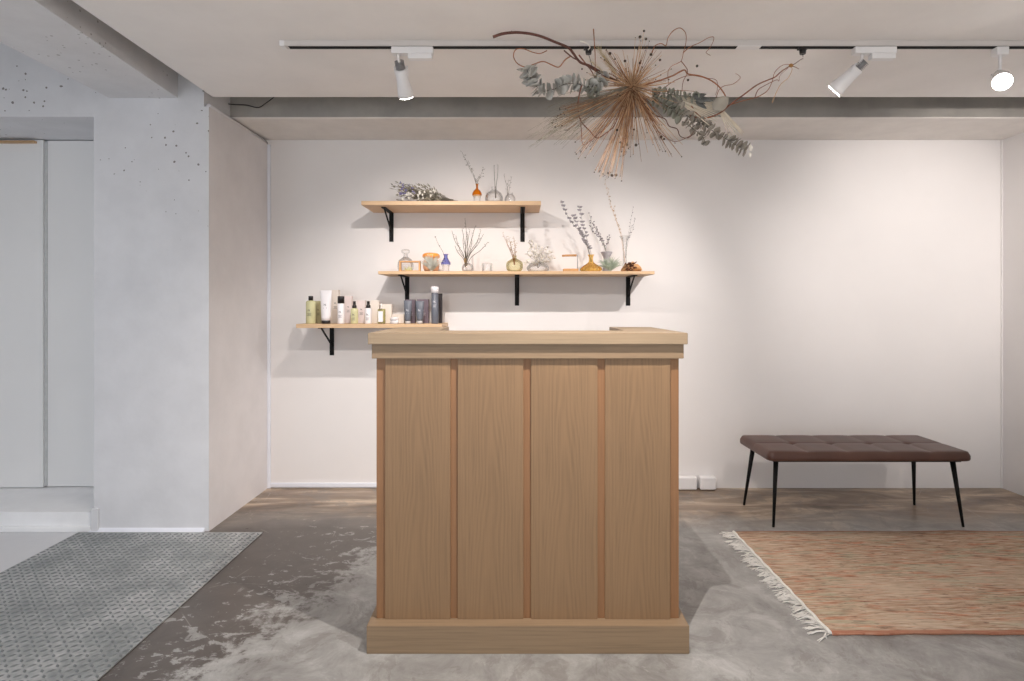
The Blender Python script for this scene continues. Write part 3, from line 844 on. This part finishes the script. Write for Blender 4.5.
def buds(n0, n1, size, spread, start=.35, mode='ball'):
    def f(e, pts, m):
        n = random.randint(n0, n1); L = len(pts)
        for k in range(n):
            t = start+(1-start)*k/max(1, n-1); i = min(L-1, int(t*(L-1)))
            p = pts[i]; d = Vector((R(-1, 1), R(-1, 1), R(-.2, 1))).normalized()
            q = p+d*spread*R(.4, 1)
            m.tube([p, q], .0006, 4)
            if mode == 'ball': e.ball(q, size*R(.7, 1.2), 1, (1, 1, .8))
            else: e.leaf(q, d, Vector((R(-1, 1), -1, R(-1, 1))), size*R(1.6, 2.6), size*R(1, 1.6), .0004)
    return f
# top shelf
def bouquet():
    Y = 3.70
    r = thing('dried_bouquet', 'dried bouquet of grey stems with purple and white flowers lying on the top shelf', 'bouquet', (zx(425, Y), Y, Z1))
    end = Vector((zx(451, Y), Y-.01, Z1+.012))
    m = MB(); fl = MB(); wh = MB(); lv = MB()
    for k in range(80):
        tx = R(392, 432); ty = R(183, 198)+max(0, (tx-415)*.1)
        tip = Vector((zx(tx, Y), Y+R(-.05, .07), max(Z1+.006, hz(ty, Y))))
        knot = end+Vector((R(-.02, .02), R(-.01, .01), R(-.006, .01)))
        mid = knot.lerp(tip, .5)+Vector((0, 0, -.012+R(-.006, .01)))
        pts = spline([knot, mid, tip], 6); m.tube(pts, .0012, 4, .0006)
        for j in range(7):
            p = pts[random.randint(5, len(pts)-1)]; d = (tip-knot).normalized()+Vector((R(-.6, .6), R(-.6, .6), R(-.5, .7)))
            lv.leaf(p, d, (R(-1, 1), -1, R(-1, 1)), R(.012, .030), R(.004, .008), .0004)
    for k in range(16):
        p = Vector((zx(R(402, 417), Y), Y-.05+R(-.02, .02), hz(R(184, 197), Y)))
        for j in range(6):
            fl.leaf(p, (R(-1, 1), R(-1, .2), R(-1, 1)), (R(-1, 1), -1, R(-1, 1)), .011, .006, .0004)
    for k in range(20):
        px = R(405, 437); p = Vector((zx(px, Y), Y-.065+R(-.015, .02), max(Z1+.007, hz(R(195, 202)-(px-405)*.12, Y))))
        for j in range(7):
            wh.leaf(p, (R(-1, 1), R(-1, .2), R(-.8, 1)), (R(-1, 1), -1, R(-1, 1)), .011, .007, .0004)
    m.tube([end+Vector((-.02, 0, 0)), end+Vector((.045, -.005, -.004))], .006, 8, .004)
    m.build('stems', M_stemG, r); lv.build('leaves', M_greygrass, r); fl.build('purple_flowers', M_purple, r); wh.build('white_flowers', M_petalW, r)['kind'] = 'stuff'
bouquet()
def bulb_vase(px, y0, label, mat, z, nk=.0065):
    """small bulb vase: coloured shoulder and neck over a clear foot"""
    x = zx(px); r = thing('bulb_vase', label, 'vase', (x, YV, z), 'glass vases on the shelves')
    h = hz(y0)-z
    MB().lathe(sm([(.020, 0.0004), (.0215, .01), (.0225, h*.3), (.0295, h*.42)]), (x, YV, z), 24).build('clear_foot', G_clear, r)
    MB().lathe(sm([(.0295, h*.42), (.0285, h*.52), (.019, h*.66), (nk*1.3, h*.74), (nk, h*.80), (nk, h*.92), (nk*1.5, h)]), (x, YV, z), 24, cap=False).build('coloured_neck', mat, r)
    return r
bulb_vase(477, 184, 'small amber bulb vase with clear foot on the top shelf', G_amber, Z1)
stems('dried_twigs', 'two thin grey twigs leaning out of the amber bulb vase', V(477, 188), [V(462, 152), V(466, 160, 3.7), V(484, 168), V(481, 176, 3.74)], M_stemG, .0011, .006, extra=buds(9, 12, .0035, .012, .3, 'leaf'))
vase('glass_vase', 494, sm([(.030, 0), (.052, .012), (.056, .035), (.046, .062), (.020, .082), (.016, .095), (.018, .103)]), G_clear, 'round clear glass vase with two reeds on the top shelf', Z1)
stems('dried_reeds', 'two dark upright reeds in the round clear vase', V(495.5, 198), [V(494, 165), V(498, 165)], M_stemG, .0021, .002, extra=buds(3, 5, .002, .005, .3, 'leaf'))
vase('glass_vase', 510, sm([(.024, 0), (.032, .01), (.034, .03), (.026, .05), (.018, .06), (.020, .068)]), G_clear, 'smaller clear glass vase at the right end of the top shelf', Z1, 3.73)
stems('dried_twigs', 'faint pale twigs in the smaller clear vase on the top shelf', V(508, 197, 3.73), [V(504, 174, 3.73), V(512, 177, 3.72), V(508, 180, 3.7)], M_stemG, .0008, .006, extra=buds(5, 7, .0025, .008, .4, 'leaf'))

# middle shelf
r = vase('stoppered_bottle', 405.6, sm([(.034, 0), (.046, .012), (.050, .045), (.042, .074), (.020, .092), (.013, .098), (.014, .112)]), G_clear, 'round clear bottle with loose glass stopper behind the little wooden frame', Z2, 3.76, 'bottle')
MB().lathe(sm([(.007, .104), (.008, .114), (.024, .122), (.026, .136), (.018, .143), (.002, .146)]), (zx(405.6, 3.76), 3.76, Z2), 20).build('stopper', G_clear, r)
# little wooden box frame
x0, x1 = zx(399.5, 3.66), zx(420.5, 3.66); h = hz(261.0, 3.66)-Z2
r = thing('picture_holder', 'little open wooden frame standing at the left of the middle shelf', 'frame', ((x0+x1)/2, 3.66, Z2))
m = MB(); t_ = .010
m.box((x0, 3.645, Z2+.0003), (x0+t_, 3.675, Z2+h), .001); m.box((x1-t_, 3.645, Z2+.0003), (x1, 3.675, Z2+h), .001)
m.box((x0+t_, 3.645, Z2+.0003), (x1-t_, 3.675, Z2+.005)); m.box((x0+t_, 3.645, Z2+h-.009), (x1-t_, 3.675, Z2+h), .001)
m.build('frame_bars', M_tanwood, r)
m = MB()
for k in range(26):
    b = Vector(((x0+x1)/2-.012+R(-.008, .008), 3.66, Z2+.006)); m.leaf(b, (R(-1, 1), R(-.4, .4), R(.1, .9)), (0, -1, 0), R(.015, .035), .004)
tag(m.build('dried_moss', plain('yellow_green_moss', (206, 204, 150), .9), None), 'pale yellow moss tuft inside the little wooden frame', 'moss')
# orange dish on peach jar
x = zx(430.8, 3.73)
r = thing('orange_jar', 'bulging peach glass jar with wide orange lid on the middle shelf', 'jar', (x, 3.745, Z2), 'glass vases on the shelves')
MB().lathe(sm([(.030, .0004), (.046, .014), (.052, .045), (.046, .072), (.036, .082)]), (x, 3.745, Z2), 28, cap=False).build('jar_body', plain('peach_jar', (240, 186, 146), .3), r)
MB().lathe(sm([(.036, .082), (.050, .088), (.0545, .10), (.050, .112), (.036, .118), (.02, .119)]), (x, 3.745, Z2), 28).build('lid', plain('orange_lid', (242, 156, 62), .3, var=.08), r)
def airplant(name, px, Y, z, n, L, W, mat, label, up=0.6, flat=1.0):
    x = zx(px, Y); m = MB(); c = Vector((x, Y, z+.006))
    for k in range(n):
        a = R(0, 2*PI); el = R(.12, 1.0)
        d = Vector((math.cos(a)*flat, math.sin(a)*.35, up*el*1.6+.15)).normalized()
        p0 = c+Vector((R(-.006, .006), R(-.006, .006), 0)); l = L*R(.65, 1.1)
        m.tube([p0, p0+d*l*.4+Vector((0, 0, l*.08)), p0+d*l*.75+Vector((0, 0, l*.05)), p0+d*l-Vector((0, 0, l*.08*(1-el)))], W, 5, .0004)
    m.ball(c, .011, 1)
    return tag(m.build(name, mat), label, 'air plant')
airplant('air_plant', 431.5, 3.655, Z2, 95, .100, .0034, M_silver, 'silver grey tufted air plant in front of the orange jar', 1.0, .62)
bulb_vase(445.8, 254, 'cobalt blue bulb vase with clear foot on the middle shelf', G_blue, Z2, .0115)
stems('dried_sprig', 'single thin sprig rising from the blue bulb vase', V(445, 262), [V(435.5, 237)], M_stemG, .0014, .004, extra=buds(2, 3, .004, .004, .6))
# clear vase with grass bundle
vase('glass_vase', 467.5, sm([(.020, 0), (.034, .01), (.037, .026), (.028, .045), (.018, .052), (.017, .058)]), G_clear, 'small round clear vase holding a fan of bare grass', Z2)
g = stems('dried_grass', 'fan of bare dried grass bound with yellow thread on the middle shelf', V(466, 267), [V(x_, y_, YV+R(-.08, .06)) for x_, y_ in ((452, 231), (456, 236), (459, 246), (462, 228), (465, 219), (467, 232), (470, 229), (475, 227), (479, 237), (483, 235), (488, 242), (472, 240), (463, 238), (455, 246), (481, 230))], M_stemG, .0022, .006, extra=buds(3, 4, .003, .006, .75, 'leaf'))
m = MB(); c = Vector(V(465.6, 261)); m.lathe([(.006, -.014), (.0085, -.006), (.009, .006), (.010, .016)], c, 12, cap=True)
m.build('thread_binding', plain('ochre_thread', (190, 150, 92), .8), g)
# small clear tumbler
vase('glass_tumbler', 487, sm([(.030, 0), (.033, .004), (.033, .048), (.0335, .05)]), G_clear, 'low clear glass tumbler between the grass vase and the yellow round vase', Z2, YV, 'glass')
# yellow round vase
vase('round_vase', 514.5, sm([(.030, 0), (.047, .012), (.0525, .040), (.046, .062), (.022, .078), (.013, .084), (.0125, .094), (.016, .100)]), G_yellow, 'round pale yellow glass vase with narrow neck', Z2)
stems('dried_flowers', 'wispy brown dried flowers leaning left from the round yellow vase', V(514.5, 265), [V(506, 237), V(509, 239), V(511, 242), V(514, 238), V(516, 243), V(503, 234)], M_strawD, .0015, .006, extra=buds(9, 12, .0032, .010, .35, 'leaf'), tipmat=plain('ochre_petals', (176, 150, 104), .8, var=.2))
# clear vase with white flowers
vase('glass_vase', 538, sm([(.045, 0), (.066, .010), (.070, .030), (.050, .052), (.030, .062), (.030, .07)]), G_clear, 'wide low clear vase with papery white flowers', Z2, 3.74)
stems('dried_flowers', 'papery white dried flowers with few grey seed pods in the wide low vase', V(538, 268, 3.74), [V(530, 243, 3.74), V(527, 252, 3.73), V(534, 244, 3.75), V(538, 246, 3.72), V(545, 247, 3.74), V(549, 252, 3.74), V(553, 258, 3.73), V(541, 254, 3.72), V(527, 262, 3.72)], M_stemG, .0008, .006, extra=buds(15, 19, .0090, .016, .3, 'leaf'), tipmat=M_petalW)
# wood and metal hanger stand
x = zx(570.5, 3.70)
r = thing('wooden_stand', 'small stand of two wood bars joined by a bent metal rod', 'stand', (x, 3.70, Z2))
MB().box((x-.046, 3.675, Z2+.0003), (x+.047, 3.725, Z2+.018), .002).build('base', M_tanwood, r)
MB().tube([(x-.052, 3.70, Z2+.098), (x-.03, 3.70, Z2+.1), (x+.015, 3.70, Z2+.101), (x+.036, 3.70, Z2+.102)], .0065, 10, .007).build('top_bar', M_tanwood, r)
MB().tube(spline([(x+.034, 3.70, Z2+.102), (x+.041, 3.70, Z2+.1), (x+.043, 3.70, Z2+.09), (x+.044, 3.70, Z2+.05), (x+.044, 3.70, Z2+.017)], 4), .003, 8).build('metal_rod', M_alu, r)
# amber twisted vase
def twist_vase(px, label):
    Y = 3.70; x = zx(px, Y); r = thing('amber_vase', label, 'vase', (x, Y, Z2), 'glass vases on the shelves')
    prof = sm([(.036, .0004), (.058, .008), (.060, .020), (.045, .036), (.022, .052), (.013, .066), (.0125, .090), (.019, .103), (.020, .106)], 5)
    rs = []
    for (a, z) in prof:
        k = min(1, a/.05)
        rs.append([(x+a*(1+.15*k*math.sin(7*q+z*55))*math.cos(q), Y+a*(1+.15*k*math.sin(7*q+z*55))*math.sin(q), Z2+z) for q in [2*PI*i/56 for i in range(56)]])
    MB().rings(rs, False).build('glass_body', G_honey, r)
    MB().lathe([(.036, .0004), (.036, .004)], (x, Y, Z2), 30).build('foot', G_honey, r)
twist_vase(591, 'amber glass vase with twisted ribs and flared neck')
def leafstem(n, size, both=True):
    def f(e, pts, m):
        L = len(pts)
        for k in range(n):
            t = .42+.58*k/(n-1); i = min(L-2, int(t*(L-1))); p = pts[i]
            s_ = -1 if k % 2 else 1; d = Vector((s_*R(.5, 1), R(-.5, .5), R(.1, .7)))
            e.leaf(p, d, (R(-.4, .4), -1, R(-.6, .6)), size*R(.8, 1.3), size*R(.6, 1), .0004)
    return f
stems('dried_eucalyptus', 'long grey green leafy branch bending left from the amber vase', V(591, 262, 3.70), [V(561, 200, 3.70), V(573, 214, 3.68), V(581, 232, 3.7), V(579, 205, 3.72)], M_stemG, .0012, .008, extra=leafstem(16, .017), tipmat=plain('pale_violet_leaf', (158, 152, 156), .8, var=.2))
# grey flared vase
vase('grey_vase', 606.5, sm([(.022, 0), (.026, .006), (.021, .04), (.019, .075), (.022, .095), (.036, .122), (.037, .127)]), plain('grey_ribbed_glass', (176, 172, 176), .25, var=.12, scale=60), 'smoky grey flared vase behind the green air plant', Z2, 3.76)
stems('dried_flowers', 'grey violet dotted flower stems rising from the smoky grey vase', V(606, 252, 3.76), [V(589, 214, 3.76), V(593, 222, 3.77), V(597, 229, 3.75), V(601, 238, 3.76), V(609, 236, 3.76), V(590, 226, 3.74)], M_stemG, .0009, .006, extra=buds(8, 11, .0050, .012, .45), tipmat=M_greyviolet)
airplant('air_plant', 610, 3.655, Z2, 90, .092, .0032, M_sage, 'spiky sage green air plant near the right end of the middle shelf', .85)
# tall clear flared vase
vase('tall_vase', 624.8, sm([(.018, 0), (.022, .006), (.015, .03), (.012, .09), (.013, .18), (.021, .205), (.034, .226)]), G_clear, 'tall slim clear vase with flared lip', Z2, 3.76)
stems('dried_flowers', 'two tall straw coloured seed stems high above the tall slim vase', V(625, 262, 3.76), [V(605, 181, 3.76), V(608, 190, 3.77), V(614, 206, 3.75)], M_straw, .0008, .004, extra=buds(15, 19, .0032, .010, .4), tipmat=plain('straw_buds', (176, 150, 118), .8, var=.3))
stems('dried_flowers', 'short dotted sprig leaning right out of the tall slim vase', V(625.5, 258, 3.765), [V(633, 208, 3.76), V(635, 218, 3.77), V(631, 226, 3.75)], M_stemG, .0006, .004, extra=buds(6, 8, .0034, .008, .6), tipmat=M_greyviolet)
# curled bark piece
def bark():
    Y = 3.68; x = zx(631, Y)
    r = thing('bark_piece', 'curled rusty brown bark piece at the right end of the middle shelf', 'bark', (x, Y, Z2))
    m = MB(); N = 22; rs = []
    for i in range(N+1):
        t = i/N; q = -1.0+2.0*t
        px_ = x+q*.060; hh = .056*math.sqrt(max(.03, 1-abs(q)**2.6))*(1+.08*math.sin(q*9))*(0.55+.45*min(1, (q+1)*1.3))
        rs.append([(px_+.004*math.sin(a*3+t*7), Y+.03*math.cos(a)*(1+.1*math.sin(a*4+t*9)), Z2+.001+max(0, hh*.5+hh*.5*math.sin(a)*(1+.08*math.sin(5*a+t*13)))) for a in [2*PI*k/18 for k in range(18)]])
    m.rings(rs); m.build('outer_wood', M_tanwood, r)
    m = MB()
    for k in range(40):
        b = Vector((x+R(-.035, .02), Y-.02+R(-.01, .01), Z2+.034+R(-.024, .018)))
        m.tube([b, b+Vector((R(-.01, .014), -.012, R(-.008, .010))), b+Vector((R(-.018, .022), R(-.014, .004), R(-.014, .010)))], .0040, 5, .0015)
    m.build('bark_curls', M_rust, r)
bark()

# ------------------------------------------------------------------ hanging dried arrangement
def hanging():
    Y = 2.36
    def A(px, py, dy=0.0): return at(px, py, Y+dy)
    C = A(632, 88)
    r = thing('hanging_arrangement', 'large hanging arrangement of dried stems, curly twigs and eucalyptus below the light track', 'dried arrangement', C)
    def br(pts, rad, mat, name='branch', r2=None, k=6):
        m = MB(); P = [A(*p) for p in pts]; m.tube(spline(P, k), rad, 8, r2 if r2 is not None else rad*.55); return m.build(name, mat, r)
    # thick bough at the left
    b = br([(493, 37, .0), (504, 33.5, 0), (520, 32.6, .01), (538, 35.5, 0), (555, 42, 0), (568, 47.5, -.01), (573, 53, 0), (580, 62, 0), (590, 66, 0), (604, 74, .01), (622, 84, 0)], .0060, M_twigD, r2=.0045)
    br([(512, 33, 0), (511.5, 31, 0)], .004, M_twigD, 'knot')
    br([(564, 50.5, 0), (572, 57, 0), (579, 61, 0), (592, 69, -.02), (608, 78, -.02)], .0028, M_twigD)
    br([(579, 55, 0), (586, 64, 0), (592, 72, .02), (598, 84, 0)], .0028, M_twig)
    br([(593.5, 29, -.03), (594.5, 45, -.03), (595.2, 58, -.03), (595, 74, -.02)], .0022, M_twigO)
    br([(547, 50.5, 0), (540, 53.5, .0), (532, 52, 0), (524, 49, 0), (516, 49.5, .01), (513.5, 56, .02), (517, 63, .01), (525, 67, 0), (533, 64.5, 0), (543, 61.5, 0), (552, 65, 0), (559, 67, 0), (565, 60, 0), (571, 56, 0)], .0017, M_twigO, r2=.0022)
    # loops at the top right
    br([(652, 53, 0), (655, 46, 0), (661, 43.5, 0), (666, 45.5, 0), (668, 38, 0), (673, 31, 0), (680, 28, 0), (685.5, 33, 0), (686, 42, .01), (683.5, 52, .01), (681, 61, 0), (672, 66, 0), (668, 72, -.01), (668.5, 84, 0)], .0019, M_twigO)
    br([(681, 61, 0), (685, 66, 0), (687.5, 72, 0), (683, 82, 0), (682, 92, 0)], .0018, M_twig)
    br([(683, 53, 0), (690, 47, 0), (700, 42.5, 0), (708, 38, 0), (713.5, 37, 0), (713, 42, 0), (709, 49, 0), (706, 52.5, 0), (710.5, 55.5, 0)], .0016, M_twigO, r2=.0008)
    br([(640, 86, 0), (655, 82, 0), (672, 76, 0), (684, 70, .01), (688, 74, .0), (700, 76, 0), (712, 81, 0), (721, 89, -.01), (726.5, 99, -.01), (726, 108, 0), (716, 115, 0), (703, 118, 0), (694, 110, .01), (688, 98, .02)], .0030, M_twigO, r2=.0022)
    br([(652, 98, 0), (664, 88, 0), (676, 80, 0), (690, 75.5, 0), (706, 78, .02), (716, 80, .02), (717.5, 88, .02), (715.5, 95, .02)], .0016, M_twig)
    br([(716, 98, 0), (719, 90, 0), (724, 86, 0), (733, 84, 0), (740, 78.5, 0), (739, 75.5, 0), (735.5, 73.5, 0)], .0014, M_twigO, r2=.0007)
    # long branch up to the hook
    br([(690, 116, 0), (704, 118, 0), (718, 114, 0), (731, 104, 0), (744, 94.5, 0), (757, 85, 0), (768, 80, .01), (775, 77, .01), (782, 71, .06), (790, 66, .09)], .0030, M_twig, r2=.0020)
    br([(728, 105.5, 0), (742, 101, .01), (757, 97, .0), (767, 91, 0), (772, 82, .01), (775, 72, .05), (783, 65, .07), (791, 64.5, .09)], .0018, M_twigO)
    br([(755, 97, 0), (758, 90, 0), (764, 86, 0), (776, 80, .0), (779, 81, 0), (780, 75.5, 0), (788, 68, .08)], .0015, M_twig)
    br([(772, 103, 0), (776, 93, 0), (781, 84, 0), (788, 78, 0), (792, 70, .08), (791, 66, .09)], .0013, M_straw, r2=.0010)
    br([(791, 66, .09), (796, 63, .115), (800, 60, .14), (803, 58.5, .168)], .0014, M_twigD, 'hanging_wire', .0012)
    br([(790, 66, .09), (795, 67, .08), (799, 69, .07)], .0018, M_strawD)
    MB().ball(A(791, 65.5, .09), .0085, 2, (1.1, .9, .9)).build('twine_knot', plain('twine', (186, 138, 84), .9, var=.15, scale=200, bump=.6), r)
    # lower twigs
    br([(582, 84, 0), (579, 96, 0), (578, 108, 0), (581, 121, 0), (590, 131, 0), (597, 138, 0), (606, 133, 0), (614, 126, 0), (620, 112, 0)], .0026, M_twig, r2=.0018)
    br([(580.5, 118, 0), (581.5, 132, 0), (583, 144.5, 0), (590, 141, -.01), (598, 134, -.01), (606, 128, -.01), (616, 116, 0)], .0017, M_twig)
    br([(640, 100, 0), (650, 116, 0), (656, 128, 0), (664, 136, 0), (674, 141.5, 0), (684, 139, 0), (692, 134, 0), (695, 128, 0)], .0015, M_twig)
    br([(645, 106, 0), (655, 115, .01), (665, 119, 0), (669, 126, 0), (677, 129, 0), (680, 136, 0), (687, 138, 0), (693, 134.5, .01)], .0024, M_twigD)
    br([(650, 92, 0), (668, 91, 0), (684, 90.5, 0), (698, 92, 0)], .0015, M_strawD)
    # starburst
    m = MB(); md = MB(); sd = MB()
    for k in range(230):
        a = R(0, 2*PI)
        base = R(.07, .19)
        if -0.5*PI-.35 < (a if a < PI else a-2*PI) < -0.5*PI+.25: base = R(.14, .30)
        d = Vector((math.cos(a), R(-1, .9), math.sin(a))).normalized()
        L = base
        b = C+Vector((R(-.01, .01), R(-.012, .012), R(-.01, .01)))
        tip = b+d*L
        tip.z = min(tip.z, ZC-.03)
        q = b.lerp(tip, .5)+Vector((R(-.006, .006), R(-.006, .006), R(-.004, .006)))
        (md if k % 3 == 0 else m).tube([b, q, tip], .0016, 4, .0007)
        if R(0, 1) < .35: sd.ball(tip, R(.0016, .0032), 1)
    bundles = [((603, 172), 22, 20, 9), ((612, 178), 14, 26, 6), ((585, 148), 26, 20, 18), ((560, 122), 26, 18, 14), ((566, 110), 18, 16, 8), ((670, 150), 12, 26, 12), ((655, 128), 20, 22, 14), ((625, 150), 36, 14, 14)]
    for (tx, ty), n, sp, sp2 in bundles:
        for k in range(n):
            tip = A(tx+R(-sp, sp)*.5, ty+R(-sp2, sp2)*.6, R(-.10, .08))
            b = C+Vector((R(-.012, .012), R(-.012, .012), R(-.01, .005)))
            q = b.lerp(tip, .5)+Vector((R(-.008, .008), R(-.01, .01), R(-.006, .006)))
            (md if k % 2 else m).tube(spline([b, q, tip], 3), .0015, 4, .0006)
            if R(0, 1) < .45: sd.ball(tip, R(.0018, .0034), 1)
    # dense heart of wider blades
    for k in range(34):
        a = R(0, 2*PI); d = Vector((math.cos(a), R(-.8, .3), math.sin(a)))
        m.leaf(C, d, (R(-.3, .3), -1, R(-.3, .3)), R(.05, .10), .0045, .0005, .05)
    o = m.build('starburst_stems', M_straw, r); o['kind'] = 'stuff'; o['label'] = 'straw coloured burst of thin stems'
    o = md.build('starburst_stems', M_strawD, r); o['kind'] = 'stuff'; o['label'] = 'darker brown stems of the burst'
    for (px, py) in ((636, 145), (634, 129.5), (617, 130), (664, 139), (661, 137), (627, 145), (608, 173), (612, 175.5), (616, 175), (651, 54.5), (640, 63), (615, 59), (644, 31), (646, 39), (640, 37), (625, 61), (582, 69), (610, 53.5), (688, 80), (697, 66), (660, 60)):
        sd.ball(A(px, py, R(-.06, .02)), R(.0035, .0062), 2)
    o = sd.build('seed_heads', M_seed, r); o['kind'] = 'stuff'
    m = MB()
    for px, py, bx, by in ((644, 31, 636, 82), (646, 39, 636, 80), (640, 37, 634, 80), (651, 54.5, 640, 80), (610, 53.5, 626, 80), (617, 60, 630, 85), (636, 145, 632, 96), (664, 139, 645, 100)):
        m.tube([A(bx, by, -.02), A(px, py, -.02)], .0009, 4, .0006)
    m.build('seed_stems', M_straw, r)
    # grey misty grass to the lower left
    m = MB()
    for k in range(75):
        tx, ty = random.choice(((535, 140), (548, 128), (556, 132), (552, 115), (562, 104), (560, 140), (572, 124), (566, 130)))
        tip = A(tx+R(-9, 9), ty+R(-9, 9), R(-.08, .05)); b = C+Vector((R(-.03, 0), R(-.02, .02), R(-.01, .01)))
        q = b.lerp(tip, .55)+Vector((0, 0, .012+R(-.006, .01)))
        pts = spline([b, q, tip], 5); m.tube(pts, .0009, 4, .0004)
        for j in range(3):
            p = pts[random.randint(6, 9)]; m.tube([p, p+(tip-b).normalized()*R(.012, .035)+Vector((R(-.01, .01), R(-.01, .01), R(-.014, .014)))], .0005, 4, .0003)
    o = m.build('misty_grass', M_greygrass, r); o['kind'] = 'stuff'
    # eucalyptus sprig, left
    def sprig(path, n, s0, s1, mat, stem=M_stemG, th=.0006, dual=True, spread=1.0, name='eucalyptus_sprig'):
        P = spline([A(*p) for p in path], 8); m = MB(); m.mi = 1; m.tube(P, .0016, 6, .0010); m.mi = 0
        for k in range(n):
            t = k/(n-1); i = min(len(P)-2, int(t*(len(P)-1))); p = P[i]; tg = (P[i+1]-P[i]).normalized()
            s_ = s0+(s1-s0)*t
            a0 = R(0, PI)
            for q in ((0, PI) if dual else (0,)):
                side = tg.orthogonal().normalized()
                side = Matrix.Rotation(a0+q+k*1.3, 3, tg) @ side
                d = (side*spread+tg*R(-.1, .5)).normalized()
                nrm = tg*1.0+Vector((R(-.5, .5), -R(.2, 1.1), R(-.5, .5)))
                m.leaf(p, d, nrm, s_*R(.85, 1.15), s_*R(.85, 1.05), th, R(-.1, .3), .8)
        return m.build(name, [mat, stem], r)
    sprig([(606, 76, 0), (598, 84, 0), (590, 87, 0), (578, 84, 0), (566, 84, 0), (554, 89, 0), (543, 91, 0), (535, 85, 0), (530, 77, -.01), (527, 69, -.01)], 40, .034, .044, M_euc)
    sprig([(604, 76, 0), (596, 82, .01), (590, 92, .0), (600, 96, 0)], 12, .030, .032, M_eucD)
    sprig([(652, 98, 0), (664, 104, 0), (672, 110, 0), (680, 116, 0)], 18, .032, .032, M_eucD)
    sprig([(676, 106, 0), (690, 118, 0), (702, 124, 0), (716, 133, 0), (728, 140, 0), (738, 146, 0), (747, 150, 0)], 34, .032, .028, M_dkleaf)
    sprig([(652, 92, .02), (668, 94, 0), (684, 96, 0), (700, 97, 0)], 16, .030, .026, M_eucD)
    sprig([(684, 122, 0), (692, 128, 0), (702, 136, -.02), (706, 144, -.02)], 10, .024, .020, M_dkleaf)
    # dark torn leaf cluster and round grey leaf
    m = MB()
    for k in range(9): m.leaf(A(694+R(-2, 3), 99+R(-2, 2), R(-.02, .02)), (R(.4, 1), R(-.3, .3), R(-.4, .5)), (R(-.3, .3), -1, .2), R(.03, .075), R(.018, .026), .0006, .1, .8)
    m.build('torn_leaf', plain('charcoal_leaf', (104, 104, 100), .75, var=.2), r)
    m = MB(); m.leaf(A(713, 110, -.02), (.9, 0, .75), (0, -1, .1), .078, .055, .0008, .05, .8); m.build('round_leaf', M_dkleaf, r)
    # bleached palm fan
    for (bx, by, tx, ty, n, w) in ((670, 97, 722, 112, 15, 17), (713, 102, 742, 132, 9, 4)):
        m = MB()
        for k in range(n):
            f = k/(n-1)-.5
            bpt = A(bx+(tx-bx)*.04*k/n*4, by+f*5, .02); tip = A(tx-abs(f)*10-f*14, ty+f*w*1.6+4, .0+R(-.02, .02))
            m.leaf(bpt, tip-bpt, (R(-.1, .1), -1, .4*f), (tip-bpt).length, .0062 if w > 5 else .004, .0005, .02, 1.0)
        m.build('bleached_palm_leaf', M_bleach, r)
    # cream plumes at upper left of the heart
    m = MB()
    for (bx, by, tx, ty, wd) in ((620, 84, 600, 50, 8), (612, 80, 592, 62, 5), (618, 76, 606, 60, 6)):
        for k in range(110):
            t = R(0, 1); p = A(bx+(tx-bx)*t, by+(ty-by)*t, .04+R(-.01, .01)); d = (A(tx, ty)-A(bx, by)).normalized()+Vector((R(-.7, .7), R(-.6, .6), R(-.7, .7)))
            m.tube([p, p+d*R(.012, .03)*(wd/6)], .0005, 3, .0002)
    o = m.build('cream_plume', plain('cream_plume_fibre', (208, 190, 150), .9), r); o['kind'] = 'stuff'
    m = MB(); m.tube(spline([A(580, 41, .05), A(586, 43, .05), A(590, 47, .06), A(588, 50, .07)]), .0035, 6, .002); m.build('cotton_tie', M_petalW, r)
    m = MB()
    for (px, py, s_) in ((750.5, 148, .010), (750, 155, .008)): m.ball(A(px, py, -.04), s_, 2, (.8, .6, 1.35))
    m.tube([A(744, 152, 0), A(749, 149, -.01)], .001, 5); m.build('white_pod', M_petalW, r)
hanging()
# hooks on the track
def hook(x, label, tip):
    r = thing('track_hook', label, 'hook', (x, YT, ZC-.0235), 'black hooks on the light track')
    z = ZC-.0250
    MB().box((x-.020, YT-.012, z-.007), (x+.020, YT+.012, z), .002).build('clip', M_blackplastic, r)
    MB().lathe([(.012, -.026), (.014, -.008)], (x, YT, z), 16).build('plug', M_blackplastic, r)
    MB().tube([(x, YT, z-.024), tuple(tip)], .0011, 6).build('wire', M_black, r)
hook(zx(802.7, YT), 'black hook on the light track right of the arrangement, holding its branch tip', at(803, 57, 2.53))
hook(zx(588.5, YT), 'black hook on the light track above the left bough of the arrangement', at(592, 66, 2.47))


# ------------------------------------------------------------------ camera
cam = bpy.data.cameras.new('camera'); co = bpy.data.objects.new('camera', cam); COL.objects.link(co)
co.location = (0, 0, EYE); co.rotation_euler = (math.radians(90), 0, 0)
cam.sensor_width = 36; cam.lens = 36*F/1024; cam.shift_x = -(CX-512)/1024; cam.shift_y = -(340.5-CY)/1024
cam.clip_start = 0.05; cam.clip_end = 60
SC.camera = co
SC.view_settings.view_transform = 'Standard'
try: SC.view_settings.look = 'None'
except Exception: pass
SC.view_settings.gamma = 1.0; SC.view_settings.use_curve_mapping = False
SC.view_settings.exposure = 0.0
